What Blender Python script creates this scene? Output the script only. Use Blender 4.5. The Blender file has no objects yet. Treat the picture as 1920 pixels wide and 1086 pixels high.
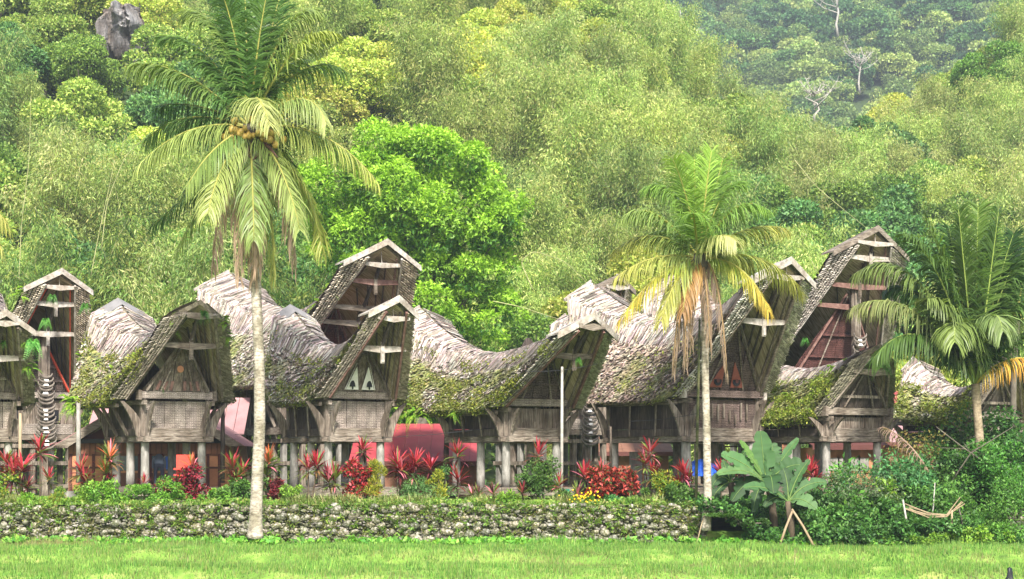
import bpy, math, random
import numpy as np
from mathutils import Vector, Matrix, noise as mnoise
random.seed(7); np.random.seed(7)
rng = np.random.default_rng(7)
R = math.radians
sc = bpy.context.scene
COL = sc.collection

# ------------------------------------------------------------------ camera, sky, sun, exposure
EYE = 2.5; HAZE = .00034
cam_d = bpy.data.cameras.new('camera'); cam = bpy.data.objects.new('camera', cam_d); COL.objects.link(cam)
cam.location = (0, 0, EYE); cam.rotation_euler = (R(90), 0, 0)
cam_d.sensor_width = 36; cam_d.lens = 36*3600/1920
cam_d.shift_y = (870-543)/1920
cam_d.clip_start = 1; cam_d.clip_end = 4000
sc.camera = cam
SUN_EL, SUN_AZ = R(44), R(8)          # azimuth measured from behind the camera, positive = from the right
world = bpy.data.worlds.new('World'); sc.world = world; world.use_nodes = True
wn = world.node_tree; bg = wn.nodes['Background']
sky = wn.nodes.new('ShaderNodeTexSky'); sky.sky_type = 'NISHITA'; sky.sun_disc = False
sky.sun_elevation = SUN_EL; sky.sun_rotation = R(180)-SUN_AZ
sky.air_density = 1.0; sky.dust_density = 3.0; sky.ozone_density = 1.0
wn.links.new(sky.outputs[0], bg.inputs[0]); bg.inputs[1].default_value = 0.13
sun_d = bpy.data.lights.new('sun', 'SUN'); sun_d.energy = 4.2; sun_d.angle = R(5.0); sun_d.color = (1, .95, .86)
sun = bpy.data.objects.new('sun', sun_d); COL.objects.link(sun)
# direction towards the sun: behind the camera, to the left, high
sd = Vector((math.sin(SUN_AZ)*math.cos(SUN_EL), -math.cos(SUN_AZ)*math.cos(SUN_EL), math.sin(SUN_EL)))
sun.rotation_euler = sd.to_track_quat('Z', 'Y').to_euler()
sun.location = (-30, -30, 60)
sc.view_settings.view_transform = 'Standard'; sc.view_settings.look = 'None'
sc.view_settings.gamma = 1; sc.view_settings.use_curve_mapping = False
sc.view_settings.exposure = 1.34
sc.cycles.volume_bounces = 0
sc.cycles.max_bounces = 6; sc.cycles.transparent_max_bounces = 4

def P(px, py, Y):                      # a place seen at a pixel of the photograph at distance Y
    return Vector(((px-960)*Y/3600, Y, EYE-(py-870)*Y/3600))
def PX(px, Y): return (px-960)*Y/3600

# ------------------------------------------------------------------ materials
def nodemat(name, rough=.85):
    m = bpy.data.materials.new(name); m.use_nodes = True
    nt = m.node_tree; b = nt.nodes['Principled BSDF']; b.inputs['Roughness'].default_value = rough
    b.inputs['Specular IOR Level'].default_value = .25
    return m, nt, b
def N(nt, t, **kw):
    n = nt.nodes.new(t)
    for k, v in kw.items(): setattr(n, k, v)
    return n
def ramp(nt, fac, stops):
    r = N(nt, 'ShaderNodeValToRGB'); e = r.color_ramp.elements
    while len(e) < len(stops): e.new(.5)
    for i, (p, c) in enumerate(stops): e[i].position = p; e[i].color = (*c, 1)
    nt.links.new(fac, r.inputs[0]); return r.outputs[0]
def mul(nt, a, b, fac=1):
    m = N(nt, 'ShaderNodeMix', data_type='RGBA', blend_type='MULTIPLY'); m.inputs[0].default_value = fac
    nt.links.new(a, m.inputs[6]); nt.links.new(b, m.inputs[7]); return m.outputs[2]
def texmat(name, stops, scale=3, stretch=(1, 1, 1), detail=6, bump=.4, rough=.88, second=None, tint=True, bdist=.03, distort=0):
    m, nt, b = nodemat(name, rough)
    tc = N(nt, 'ShaderNodeTexCoord'); mp = N(nt, 'ShaderNodeMapping'); mp.inputs['Scale'].default_value = stretch
    nt.links.new(tc.outputs['Object'], mp.inputs[0])
    no = N(nt, 'ShaderNodeTexNoise'); no.inputs['Scale'].default_value = scale; no.inputs['Detail'].default_value = detail
    no.inputs['Roughness'].default_value = .65; no.inputs['Distortion'].default_value = distort
    nt.links.new(mp.outputs[0], no.inputs['Vector'])
    c = ramp(nt, no.outputs['Fac'], stops)
    if second:                           # broad stains
        n2 = N(nt, 'ShaderNodeTexNoise'); n2.inputs['Scale'].default_value = second[0]; n2.inputs['Detail'].default_value = 5
        nt.links.new(tc.outputs['Object'], n2.inputs['Vector'])
        c2 = ramp(nt, n2.outputs['Fac'], [(.38, second[1]), (.62, second[2])]); c = mul(nt, c, c2)
    if tint:
        at = N(nt, 'ShaderNodeAttribute', attribute_name='tint'); c = mul(nt, c, at.outputs['Color'])
    nt.links.new(c, b.inputs['Base Color'])
    if bump:
        bp = N(nt, 'ShaderNodeBump'); bp.inputs['Strength'].default_value = bump; bp.inputs['Distance'].default_value = bdist
        nt.links.new(no.outputs['Fac'], bp.inputs['Height']); nt.links.new(bp.outputs[0], b.inputs['Normal'])
    return m
def plain(name, col, rough=.7, tint=False):
    return texmat(name, [(.35, tuple(.82*c for c in col)), (.65, tuple(min(1, 1.12*c) for c in col))], scale=2.5, bump=.1, rough=rough, tint=tint)
def leafmat(name, trans=.35, rough=.5, hue=.0, val=.25):
    m = bpy.data.materials.new(name); m.use_nodes = True; nt = m.node_tree; nt.nodes.clear()
    out = N(nt, 'ShaderNodeOutputMaterial'); at = N(nt, 'ShaderNodeAttribute', attribute_name='tint')
    oi = N(nt, 'ShaderNodeObjectInfo'); hs = N(nt, 'ShaderNodeHueSaturation')
    mr = N(nt, 'ShaderNodeMapRange'); mr.inputs[3].default_value = 1-val; mr.inputs[4].default_value = 1+val
    nt.links.new(oi.outputs['Random'], mr.inputs[0]); nt.links.new(mr.outputs[0], hs.inputs['Value'])
    mr2 = N(nt, 'ShaderNodeMapRange'); mr2.inputs[3].default_value = .5-hue; mr2.inputs[4].default_value = .5+hue
    mt = N(nt, 'ShaderNodeMath', operation='FRACT'); m7 = N(nt, 'ShaderNodeMath', operation='MULTIPLY'); m7.inputs[1].default_value = 7.31
    nt.links.new(oi.outputs['Random'], m7.inputs[0]); nt.links.new(m7.outputs[0], mt.inputs[0]); nt.links.new(mt.outputs[0], mr2.inputs[0])
    nt.links.new(mr2.outputs[0], hs.inputs['Hue']); nt.links.new(at.outputs['Color'], hs.inputs['Color'])
    d = N(nt, 'ShaderNodeBsdfPrincipled'); d.inputs['Roughness'].default_value = rough; d.inputs['Specular IOR Level'].default_value = .3
    t = N(nt, 'ShaderNodeBsdfTranslucent'); mx = N(nt, 'ShaderNodeMixShader'); mx.inputs[0].default_value = trans
    nt.links.new(hs.outputs[0], d.inputs['Base Color'])
    g = N(nt, 'ShaderNodeMix', data_type='RGBA', blend_type='MULTIPLY'); g.inputs[0].default_value = 1; g.inputs[7].default_value = (1.25, 1.3, .55, 1)
    nt.links.new(hs.outputs[0], g.inputs[6]); nt.links.new(g.outputs[2], t.inputs[0])
    nt.links.new(d.outputs[0], mx.inputs[1]); nt.links.new(t.outputs[0], mx.inputs[2]); nt.links.new(mx.outputs[0], out.inputs[0])
    return m
M = {}
M['wood'] = texmat('weathered_wood', [(.32, (.05, .04, .032)), (.5, (.175, .148, .124)), (.68, (.33, .29, .25))], 7, (3.5, 3.5, .3), second=(1.6, (.55, .5, .45), (1.1, 1.08, 1.05)), bump=.6)
M['woodh'] = texmat('weathered_beam', [(.32, (.06, .048, .04)), (.5, (.19, .162, .136)), (.68, (.35, .31, .27))], 7, (.5, .5, 5), second=(1.6, (.55, .5, .45), (1.1, 1.08, 1.05)), bump=.6)
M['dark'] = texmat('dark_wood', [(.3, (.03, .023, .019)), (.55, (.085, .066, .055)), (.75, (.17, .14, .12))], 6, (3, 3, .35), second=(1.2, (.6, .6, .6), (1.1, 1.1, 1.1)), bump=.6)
M['pale'] = texmat('pale_plank', [(.3, (.17, .15, .13)), (.5, (.36, .33, .30)), (.7, (.52, .49, .45))], 7, (1, 1, 1), second=(2, (.75, .7, .64), (1, 1, 1)), bump=.3)
M['pillar'] = texmat('grey_pillar', [(.3, (.13, .125, .115)), (.5, (.235, .225, .21)), (.7, (.34, .33, .31))], 5, (2, 2, .6), second=(1.5, (.75, .73, .7), (1.08, 1.07, 1.05)), bump=.3)
M['red'] = texmat('faded_red_board', [(.3, (.09, .04, .033)), (.6, (.20, .115, .095)), (.8, (.32, .24, .21))], 6, (1, 1, 1), bump=.3)
M['redpaint'] = texmat('red_paint', [(.3, (.42, .05, .03)), (.7, (.62, .10, .05))], 6, bump=.1)
def carved(name, hi, lo, sc1=26, red=None):
    m, nt, b = nodemat(name, .85)
    tc = N(nt, 'ShaderNodeTexCoord')
    vo = N(nt, 'ShaderNodeTexVoronoi'); vo.inputs['Scale'].default_value = sc1*.55; vo.feature = 'DISTANCE_TO_EDGE'; vo.inputs['Randomness'].default_value = .25
    mp = N(nt, 'ShaderNodeMapping'); mp.inputs['Scale'].default_value = (1, .2, .8); nt.links.new(tc.outputs['Object'], mp.inputs[0]); nt.links.new(mp.outputs[0], vo.inputs['Vector'])
    wv = N(nt, 'ShaderNodeTexWave', wave_type='RINGS'); wv.inputs['Scale'].default_value = sc1*.35; wv.inputs['Distortion'].default_value = 9; wv.inputs['Detail'].default_value = 2
    nt.links.new(mp.outputs[0], wv.inputs['Vector'])
    mm = N(nt, 'ShaderNodeMath', operation='MULTIPLY'); sc_ = N(nt, 'ShaderNodeMath', operation='MULTIPLY'); sc_.inputs[1].default_value = 7
    nt.links.new(vo.outputs['Distance'], sc_.inputs[0]); nt.links.new(sc_.outputs[0], mm.inputs[0]); nt.links.new(wv.outputs['Fac'], mm.inputs[1])
    c = ramp(nt, mm.outputs[0], [(.1, lo), (.5, hi)])
    no = N(nt, 'ShaderNodeTexNoise'); no.inputs['Scale'].default_value = 3; no.inputs['Detail'].default_value = 6; nt.links.new(tc.outputs['Object'], no.inputs['Vector'])
    c = mul(nt, c, ramp(nt, no.outputs['Fac'], [(.3, (.55, .52, .5)), (.65, (1.15, 1.1, 1.08))]))
    at = N(nt, 'ShaderNodeAttribute', attribute_name='tint'); c = mul(nt, c, at.outputs['Color'])
    nt.links.new(c, b.inputs['Base Color'])
    bp = N(nt, 'ShaderNodeBump'); bp.inputs['Strength'].default_value = .5; bp.inputs['Distance'].default_value = .02
    nt.links.new(mm.outputs[0], bp.inputs['Height']); nt.links.new(bp.outputs[0], b.inputs['Normal'])
    return m
M['carve'] = carved('carved_grey_wood', (.42, .38, .34), (.15, .125, .11))
M['carvered'] = carved('carved_red_wood', (.17, .135, .12), (.045, .03, .027))
M['carvered2'] = carved('carved_maroon_wood', (.13, .055, .048), (.035, .016, .014))
M['roof'] = texmat('old_thatch', [(.3, (.08, .07, .052)), (.5, (.20, .17, .135)), (.7, (.32, .28, .23))], 7, (1, 1, 1), bump=.9, bdist=.08)
M['strip'] = texmat('bamboo_strip', [(.3, (.75, .72, .7)), (.7, (1.12, 1.1, 1.08))], 9, bump=0)
M['cane'] = texmat('cane_edge', [(.3, (.55, .53, .48)), (.7, (1.15, 1.12, 1.05))], 7, bump=.2, second=(1.3, (.78, .76, .72), (1.05, 1.03, 1)))
def soffit():
    m, nt, b = nodemat('split_bamboo_soffit', .9)
    tc = N(nt, 'ShaderNodeTexCoord'); wv = N(nt, 'ShaderNodeTexNoise'); wv.inputs['Scale'].default_value = 5; wv.inputs['Detail'].default_value = 5
    mp = N(nt, 'ShaderNodeMapping'); mp.inputs['Rotation'].default_value = (R(-22), 0, 0); mp.inputs['Scale'].default_value = (.5, 4.5, .22)
    nt.links.new(tc.outputs['Object'], mp.inputs[0]); nt.links.new(mp.outputs[0], wv.inputs['Vector'])
    c = ramp(nt, wv.outputs['Fac'], [(.3, (.15, .115, .08)), (.5, (.40, .33, .25)), (.7, (.58, .50, .40))])
    no = N(nt, 'ShaderNodeTexNoise'); no.inputs['Scale'].default_value = 1.5; nt.links.new(tc.outputs['Object'], no.inputs['Vector'])
    c = mul(nt, c, ramp(nt, no.outputs['Fac'], [(.35, (.65, .65, .55)), (.65, (1.15, 1.1, 1.05))]))
    nt.links.new(c, b.inputs['Base Color'])
    bp = N(nt, 'ShaderNodeBump'); bp.inputs['Strength'].default_value = .5; bp.inputs['Distance'].default_value = .03
    nt.links.new(wv.outputs['Fac'], bp.inputs['Height']); nt.links.new(bp.outputs[0], b.inputs['Normal'])
    return m
M['soffit'] = soffit()
M['horn'] = texmat('buffalo_horn', [(.3, (.06, .05, .042)), (.7, (.2, .17, .14))], 8, bump=.3, rough=.5)
M['sheet'] = plain('grey_metal_sheet', (.17, .165, .165), .8)
M['bone'] = plain('bleached_bone', (.72, .69, .64))
M['stone'] = texmat('field_stone', [(.25, (.07, .065, .055)), (.5, (.20, .19, .172)), (.72, (.42, .405, .37))], 6, bump=.8, bdist=.05, second=(3, (.45, .50, .28), (1.12, 1.1, 1.06)))
M['earth'] = texmat('mossy_earth', [(.3, (.03, .035, .014)), (.5, (.075, .085, .03)), (.7, (.15, .135, .07))], 4, bump=.8, bdist=.08, tint=False)
M['grassg'] = texmat('grass_ground', [(.3, (.05, .10, .015)), (.5, (.12, .22, .03)), (.7, (.24, .27, .075))], 1.6, bump=.6, bdist=.06, tint=False)
M['forestg'] = texmat('forest_floor', [(.3, (.012, .025, .008)), (.6, (.04, .065, .018)), (.8, (.07, .09, .03))], .6, bump=.8, bdist=.3, tint=False)
M['rock'] = texmat('limestone', [(.3, (.06, .058, .056)), (.5, (.17, .165, .165)), (.72, (.40, .39, .38))], 1.3, (1, 1, .35), bump=1, bdist=.4, second=(.4, (.6, .5, .42), (1.1, 1.1, 1.12)))
M['ptrunk'] = texmat('young_palm_trunk', [(.3, (.13, .10, .07)), (.5, (.25, .20, .14)), (.7, (.38, .32, .23))], 7, (1, 1, 2), bump=.6, second=(2, (.6, .6, .5), (1.1, 1.1, 1.05)))
M['trunk'] = texmat('palm_trunk', [(.34, (.15, .125, .10)), (.5, (.34, .305, .26)), (.68, (.50, .46, .40))], 7, (1, 1, 2.5), bump=.6, second=(2.2, (.55, .54, .45), (1.1, 1.08, 1.05)))
M['bark'] = texmat('bark', [(.3, (.05, .042, .032)), (.6, (.14, .12, .095)), (.8, (.24, .21, .17))], 4, (1, 1, .4), bump=.6)
M['pbark'] = texmat('pale_bark', [(.3, (.20, .185, .16)), (.7, (.42, .40, .36))], 3, bump=.3)
M['leaf'] = leafmat('foliage', .38, hue=.012, val=.22)
M['frond'] = leafmat('palm_leaflet', .32, rough=.42, hue=0, val=.0)
M['bigleaf'] = leafmat('broad_leaf', .3, rough=.62, hue=0, val=.0)
M['grass'] = leafmat('grass_blade', .4, hue=0, val=0)
M['culm'] = texmat('bamboo_culm', [(.3, (.16, .18, .07)), (.7, (.42, .40, .20))], 2, bump=0)
M['drybamboo'] = texmat('dry_bamboo', [(.3, (.20, .145, .09)), (.7, (.36, .28, .18))], 3, (1, 1, .5), bump=.2)
M['pinkroof'] = texmat('faded_pink_metal', [(.3, (.24, .12, .12)), (.7, (.36, .22, .22))], .8, bump=.1, rough=.5, tint=False)
M['redroof'] = texmat('red_metal', [(.3, (.26, .035, .045)), (.7, (.36, .07, .08))], .8, bump=.1, rough=.45, tint=False)
M['brownpanel'] = plain('orange_brown_panel', (.46, .21, .11), tint=True)
M['maroon'] = plain('maroon_frame', (.10, .035, .03), tint=True)
M['brick'] = plain('brown_board', (.20, .095, .06), tint=True)
def glassy(name, col):
    m, nt, b = nodemat(name, .12); b.inputs['Base Color'].default_value = (*col, 1); b.inputs['Specular IOR Level'].default_value = .8; return m
M['glass'] = glassy('window_glass', (.03, .09, .11))
M['white'] = plain('white_paint', (.75, .74, .72)); M['blue'] = plain('blue_tarpaulin', (.03, .12, .52), .4); M['green'] = plain('green_paint', (.01, .16, .10))
M['pinkcloth'] = plain('pink_cloth', (.65, .14, .18)); M['black'] = plain('black_plastic', (.015, .016, .02), .4); M['chairred'] = plain('red_plastic', (.6, .06, .04), .4)
M['redfield'] = plain('dull_red_paint', (.22, .07, .05))
M['skin'] = plain('skin', (.22, .11, .07)); M['shirt'] = plain('blue_grey_cloth', (.10, .12, .16)); M['trouser'] = plain('navy_cloth', (.03, .035, .06))
M['coco'] = texmat('coconut', [(.3, (.20, .13, .03)), (.7, (.40, .28, .07))], 4, bump=.1, rough=.45)
M['flower'] = plain('yellow_flower', (.8, .5, .02))

# ------------------------------------------------------------------ object helpers
def tag(o, label=None, cat=None, group=None, kind=None):
    if label: o['label'] = label
    if cat: o['category'] = cat
    if group: o['group'] = group
    if kind: o['kind'] = kind
    return o
def empty(name, loc, rz=0, **kw):
    o = bpy.data.objects.new(name, None); COL.objects.link(o); o.empty_display_size = .3
    o.location = loc; o.rotation_euler = (0, 0, rz)
    return tag(o, **kw)
def meshdata(name, v, f, mat, tint=None, smooth=False):
    """v (n,3) array, f: (m,k) array or list of tuples; tint (n,3) or one rgb"""
    me = bpy.data.meshes.new(name)
    v = np.asarray(v, dtype=np.float32)
    if isinstance(f, np.ndarray):
        m, k = f.shape
        me.vertices.add(len(v)); me.vertices.foreach_set('co', v.ravel())
        me.loops.add(m*k); me.loops.foreach_set('vertex_index', f.astype(np.int32).ravel())
        me.polygons.add(m); me.polygons.foreach_set('loop_start', np.arange(0, m*k, k, dtype=np.int32))
        me.update(calc_edges=True)
    else:
        me.from_pydata(v.tolist(), [], f); me.update()
    a = me.attributes.new('tint', 'FLOAT_COLOR', 'POINT')
    c = np.ones((len(v), 4), dtype=np.float32)
    if tint is not None: c[:, :3] = np.asarray(tint, dtype=np.float32)
    a.data.foreach_set('color', c.ravel())
    if smooth: me.polygons.foreach_set('use_smooth', np.ones(len(me.polygons), dtype=bool))
    me.materials.append(mat)
    return me
def link(name, me, parent=None, loc=None, rz=None, kind=None):
    o = bpy.data.objects.new(name, me); COL.objects.link(o)
    if parent: o.parent = parent
    if loc is not None: o.location = loc
    if rz is not None: o.rotation_euler = (0, 0, rz)
    if kind: o['kind'] = kind
    return o
def obj(name, v, f, mat, parent=None, tint=None, smooth=False, kind=None):
    return link(name, meshdata(name, v, f, mat, tint, smooth), parent, kind=kind)
class MB:
    def __init__(s): s.v = []; s.f = []; s.c = []
    def add(s, vs, fs, t=None):
        b = len(s.v); s.v += [tuple(p) for p in vs]; s.f += [tuple(i+b for i in q) for q in fs]
        s.c += [t or (1, 1, 1)]*len(vs); return s
    def hexa(s, p, t=None):              # 8 corners: bottom 4, top 4
        return s.add(p, [(3, 2, 1, 0), (4, 5, 6, 7), (0, 1, 5, 4), (1, 2, 6, 5), (2, 3, 7, 6), (3, 0, 4, 7)], t)
    def box(s, x0, x1, y0, y1, z0, z1, t=None):
        return s.hexa([(x0, y0, z0), (x1, y0, z0), (x1, y1, z0), (x0, y1, z0), (x0, y0, z1), (x1, y0, z1), (x1, y1, z1), (x0, y1, z1)], t)
    def bar(s, a, b, w, h, up=(0, 0, 1), w2=None, h2=None, t=None):
        a, b = Vector(a), Vector(b); d = (b-a).normalized(); u = Vector(up)
        sx = d.cross(u)
        if sx.length < 1e-4: sx = d.cross(Vector((1, 0, 0)))
        sx.normalize(); sz = sx.cross(d); w2 = w2 or w; h2 = h2 or h
        q = []
        for p, ww, hh in ((a, w, h), (b, w2, h2)):
            q += [p-sx*ww/2-sz*hh/2, p+sx*ww/2-sz*hh/2, p+sx*ww/2+sz*hh/2, p-sx*ww/2+sz*hh/2]
        return s.add(q, [(0, 1, 2, 3), (7, 6, 5, 4), (0, 4, 5, 1), (1, 5, 6, 2), (2, 6, 7, 3), (3, 7, 4, 0)], t)
    def tube(s, pts, rad, n=8, t=None, caps=True):
        pts = [Vector(p) for p in pts]; b = len(s.v); m = len(pts)
        if not hasattr(rad, '__len__'): rad = [rad]*m
        vs = []; ref = Vector((.13, .97, .2))
        for i, p in enumerate(pts):
            d = (pts[min(i+1, m-1)]-pts[max(i-1, 0)]).normalized()
            x = d.cross(ref)
            if x.length < .1: x = d.cross(Vector((1, 0, 0)))
            x.normalize(); y = d.cross(x)
            for k in range(n):
                a = 2*math.pi*k/n; vs.append(p+(x*math.cos(a)+y*math.sin(a))*rad[i])
        fs = [(i*n+k, i*n+(k+1) % n, (i+1)*n+(k+1) % n, (i+1)*n+k) for i in range(m-1) for k in range(n)]
        if caps: fs += [tuple(range(n-1, -1, -1)), tuple((m-1)*n+k for k in range(n))]
        return s.add(vs, fs, t)
    def slab(s, poly, d, t=None):         # poly: 3D points in a plane, d: thickness vector
        n = len(poly); d = Vector(d); a = [Vector(p) for p in poly]
        return s.add(a+[p+d for p in a], [tuple(range(n)), tuple(range(2*n-1, n-1, -1))]+[(i, i+n, (i+1) % n+n, (i+1) % n) for i in range(n)], t)
    def build(s, name, mat, parent=None, smooth=False, kind=None):
        me = meshdata(name, np.array(s.v), s.f, mat, np.array(s.c), smooth)
        import bmesh
        bm = bmesh.new(); bm.from_mesh(me); bmesh.ops.recalc_face_normals(bm, faces=bm.faces); bm.to_mesh(me); bm.free()
        return link(name, me, parent, kind=kind)
def norm(a): return a/np.maximum(np.linalg.norm(a, axis=-1, keepdims=True), 1e-9)
def leafarr(c, d, nrm, L, W, fold=.25):
    """diamond leaves: base c, direction d, approximate normal nrm"""
    d = norm(d); s = norm(np.cross(d, nrm)); n = np.cross(s, d)
    L = np.asarray(L)[:, None]; W = np.asarray(W)[:, None]
    v = np.stack([c, c+d*L*.45-s*W/2+n*W*fold, c+d*L-n*L*.08, c+d*L*.45+s*W/2+n*W*fold], 1)
    return v.reshape(-1, 3)
def leafmesh(name, c, d, nrm, L, W, tint, mat=None):
    v = leafarr(c, d, nrm, L, W); n = len(c)
    f = np.arange(4*n).reshape(n, 4)
    return meshdata(name, v, f, mat or M['leaf'], np.repeat(tint, 4, 0))
def rdir(n):
    return norm(rng.normal(size=(n, 3)))
def pick(cols, n, jit=.15, w=None):
    cols = np.array(cols); i = rng.choice(len(cols), n, p=w)
    return cols[i]*(1+rng.uniform(-jit, jit, (n, 1)))*(1+rng.uniform(-jit*.4, jit*.4, (n, 3)))
# ------------------------------------------------------------------ houses with saddle roofs
YAW = R(34); SF, CF = math.sin(YAW), math.cos(YAW); TERR = 1.2
def lerp(a, b, t): return a+(b-a)*t
class House: pass
def house(H):
    h = House(); h.__dict__.update(H)
    X0, Y0 = PX(h.px, h.Y), h.Y
    def vz(px, py):                       # along the ridge plane
        t = (px-960)/3600; v = (t*Y0-X0)/(SF+t*CF); Y = Y0-v*CF
        return v, EYE-(py-870)*Y/3600-TERR
    vA, zA = vz(*h.apex); vR, zR = vz(*h.rear)
    vm, hl = (vA+vR)/2, (vA-vR)/2
    zS = EYE-(h.sad-870)*(Y0-vm*CF)/3600-TERR
    h.vA, h.zA, h.vR, h.zR, h.zS = vA, zA, vR, zR, zS
    veF, veR = vA-h.dF, vR+h.dR; em, eh = (veF+veR)/2, (veF-veR)/2
    root = empty(h.name, (X0, Y0, TERR), YAW, label=h.label, cat=h.cat, group=h.group)
    pw = h.__dict__.get('p', 1.75); ws, drop = h.w, h.w*.48+.08
    def ridge(s):
        s = np.asarray(s, float); a = np.abs(s)**pw
        return np.stack([0*s, vm+s*hl, np.where(s > 0, zS+(zA-zS)*a, zS+(zR-zS)*a)], -1)
    def eave(s, du=0, dz=0):
        s = np.asarray(s, float)
        return np.stack([h.ue-du+0*s, em+s*eh, h.ze+dz+.12*np.abs(s)**3], -1)
    def shoulder(s):
        r = ridge(s); s = np.asarray(s, float); k = .35+.65*np.abs(s)**1.6
        r[..., 0] = ws*k; r[..., 1] -= np.sign(s)*s*s*.3; r[..., 2] -= drop*k; return r
    def surf(s, t, side=-1):
        s, t = np.broadcast_arrays(np.asarray(s, float), np.asarray(t, float))
        rr, sh, ev = ridge(s), shoulder(s), eave(s); T0 = .16
        a = np.clip(t/T0, 0, 1)[..., None]; b = np.maximum((t-T0)/(1-T0), 0)[..., None]
        p = np.where(t[..., None] < T0, rr+(sh-rr)*a, sh+(ev-sh)*b)
        bb = b[..., 0]; p[..., 2] -= .05*(sh-ev)[..., 2]*np.sin(np.pi*np.clip(bb, 0, 1)); p[..., 0] *= side
        p[..., 1] *= -1; return p
    def inner(s, t, side=-1):             # underside: a plain V
        s, t = np.broadcast_arrays(np.asarray(s, float), np.asarray(t, float))
        rr = ridge(s); rr[..., 2] -= .16; k = .35+.65*np.abs(s)**1.6; sh = rr.copy(); iw = .46*ws
        sh[..., 0] = iw*k; sh[..., 1] -= np.sign(s)*s*s*.14; sh[..., 2] -= drop*.5*k
        ev = eave(s, h.th, .04); t = t[..., None]; p = np.where(t < .1, rr+(sh-rr)*np.minimum(t/.1, 1), sh+(ev-sh)*np.maximum((t-.1)/.9, 0)); p[..., 0] *= side; p[..., 1] *= -1; return p
    # roof body: outer sheets, eave edge, end faces
    ns, nt = 26, 12; S = np.linspace(-1, 1, ns); T = np.linspace(0, 1, nt)
    V, F = [], []
    def grid(p, flip=False):
        b = sum(len(x) for x in V); V.append(p.reshape(-1, 3)); a, c = p.shape[:2]
        i, j = np.meshgrid(np.arange(a-1), np.arange(c-1), indexing='ij'); q = b+i*c+j
        f = np.stack([q, q+1, q+c+1, q+c], -1).reshape(-1, 4); F.append(f[:, ::-1] if flip else f)
    for sd_ in (-1, 1):
        grid(surf(S[:, None], T[None], sd_)+rng.normal(0, .006, (ns, nt, 3))*np.array([0, 0, 1]), sd_ > 0)
        e0, e1 = surf(S, 1+0*S, sd_), inner(S, 1+0*S, sd_); grid(np.stack([e0, e1], 1), sd_ > 0)
        for sg in (-1, 1):
            a, b = surf(sg+0*T, T, sd_), inner(sg*.995+0*T, T, sd_); grid(np.stack([a, b], 1), sd_*sg < 0)
    me = meshdata('roof', np.concatenate(V), np.concatenate(F), M['roof'], np.full((sum(map(len, V)), 3), (.9, .9, .8)), smooth=True)
    roof = link('roof', me, root)
    V, F = [], []
    for sd_ in (-1, 1): grid(inner(S[:, None], T[None], sd_), sd_ < 0)
    link('soffit', meshdata('soffit', np.concatenate(V), np.concatenate(F), M['soffit'], smooth=True), root)
    # thatch strips laid over the ridge, ragged flakes below
    moss = h.moss; kk = h.__dict__.get('dens', 1.0)
    def strips(n, t0r, lr, wr, off, side, cols, mossy, skew=.05, calm=0):
        s = rng.uniform(-1, 1, n); t0 = rng.uniform(*t0r, n); dt = rng.uniform(*lr, n)
        sk = rng.normal(skew, .018, n)*np.sign(-1); t1 = np.minimum(t0+dt, 1.025)
        s1 = np.clip(s+sk*dt*4, -1.01, 1.01); sm, tm = (s+s1)/2, (t0+t1)/2
        a, m_, b = surf(s, t0, side), surf(sm, tm, side), surf(s1, t1, side)
        ds = surf(np.minimum(sm+.01, 1), tm, side)-surf(np.minimum(sm+.01, 1)-.02, tm, side); w = norm(ds)
        nn = norm(np.cross(ds, b-a)); nn *= np.where(nn[:, 2:] < 0, -1, 1)
        W = rng.uniform(*wr, n)[:, None]; o1, o2, o3 = [rng.uniform(*off, n)[:, None] for _ in range(3)]
        if calm: o2 = o1*1.05+.004; o3 = o1*.9
        a = a+nn*o1*.6; m_ = m_+nn*(o2+.02); b = b+nn*o3*1.3
        v = np.stack([a-w*W/2, a+w*W/2, m_+w*W/2, m_-w*W/2, b+w*W*.35, b-w*W*.35], 1).reshape(-1, 3)
        i = np.arange(n)[:, None]*6; f = np.concatenate([i+[0, 1, 2, 3], i+[3, 2, 4, 5]])
        c = pick(cols, n, .28)
        if mossy > 0:
            q = np.array([mnoise.noise((x*.9, y*.9, h.px*.1)) for x, y in zip(tm*5, sm*4)])
            k = np.clip((q+mossy*.9-.45+.45*tm)*2.2, 0, 1)[:, None]*.8; c = c*(1-k)+pick([(.20, .235, .05), (.13, .165, .04), (.27, .28, .085)], n, .3)*k
        return v, f, np.repeat(c, 6, 0)
    hz = h.zone                           # where the straw covering over the ridge ends
    straw = h.__dict__.get('straw', [(.35, .31, .275), (.25, .215, .19), (.46, .415, .375), (.11, .092, .08), (.29, .25, .22), (.41, .365, .33), (.16, .135, .115)])
    rough = h.__dict__.get('rough', [(.27, .235, .19), (.16, .135, .105), (.42, .38, .32), (.08, .065, .05), (.50, .46, .40)])
    area = hl*2*(h.zA-h.ze+1)
    for side, q in ((-1, 1), (1, .45)):
        parts_ = [strips(int(150*area*q*kk), (0, hz*.8), (.16, .42), (.011, .036), (.01, .06), side, straw, moss*.2, .09, 1),
                  strips(int(25*area*q*kk), (0, .06), (.12, .35), (.05, .09), (.05, .12), side, straw, 0, .05)]
        v = np.concatenate([x[0] for x in parts_]); nb = [len(x[0]) for x in parts_]
        f = np.concatenate([parts_[0][1], parts_[1][1]+nb[0]]); c = np.concatenate([x[2] for x in parts_])
        link('straw_covering', meshdata('straw_covering', v, f, M['strip'], c), root, kind='stuff')
        v, f, c = strips(int(135*area*q*kk), (hz*.75, .99), (.025, .09), (.04, .15), (-.01, .16), side, rough, moss, .15)
        link('rough_thatch', meshdata('rough_thatch', v, f, M['strip'], c), root, kind='stuff')
    # moss and ferns growing on the roof
    n = int(900*moss*area*.1)
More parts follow.
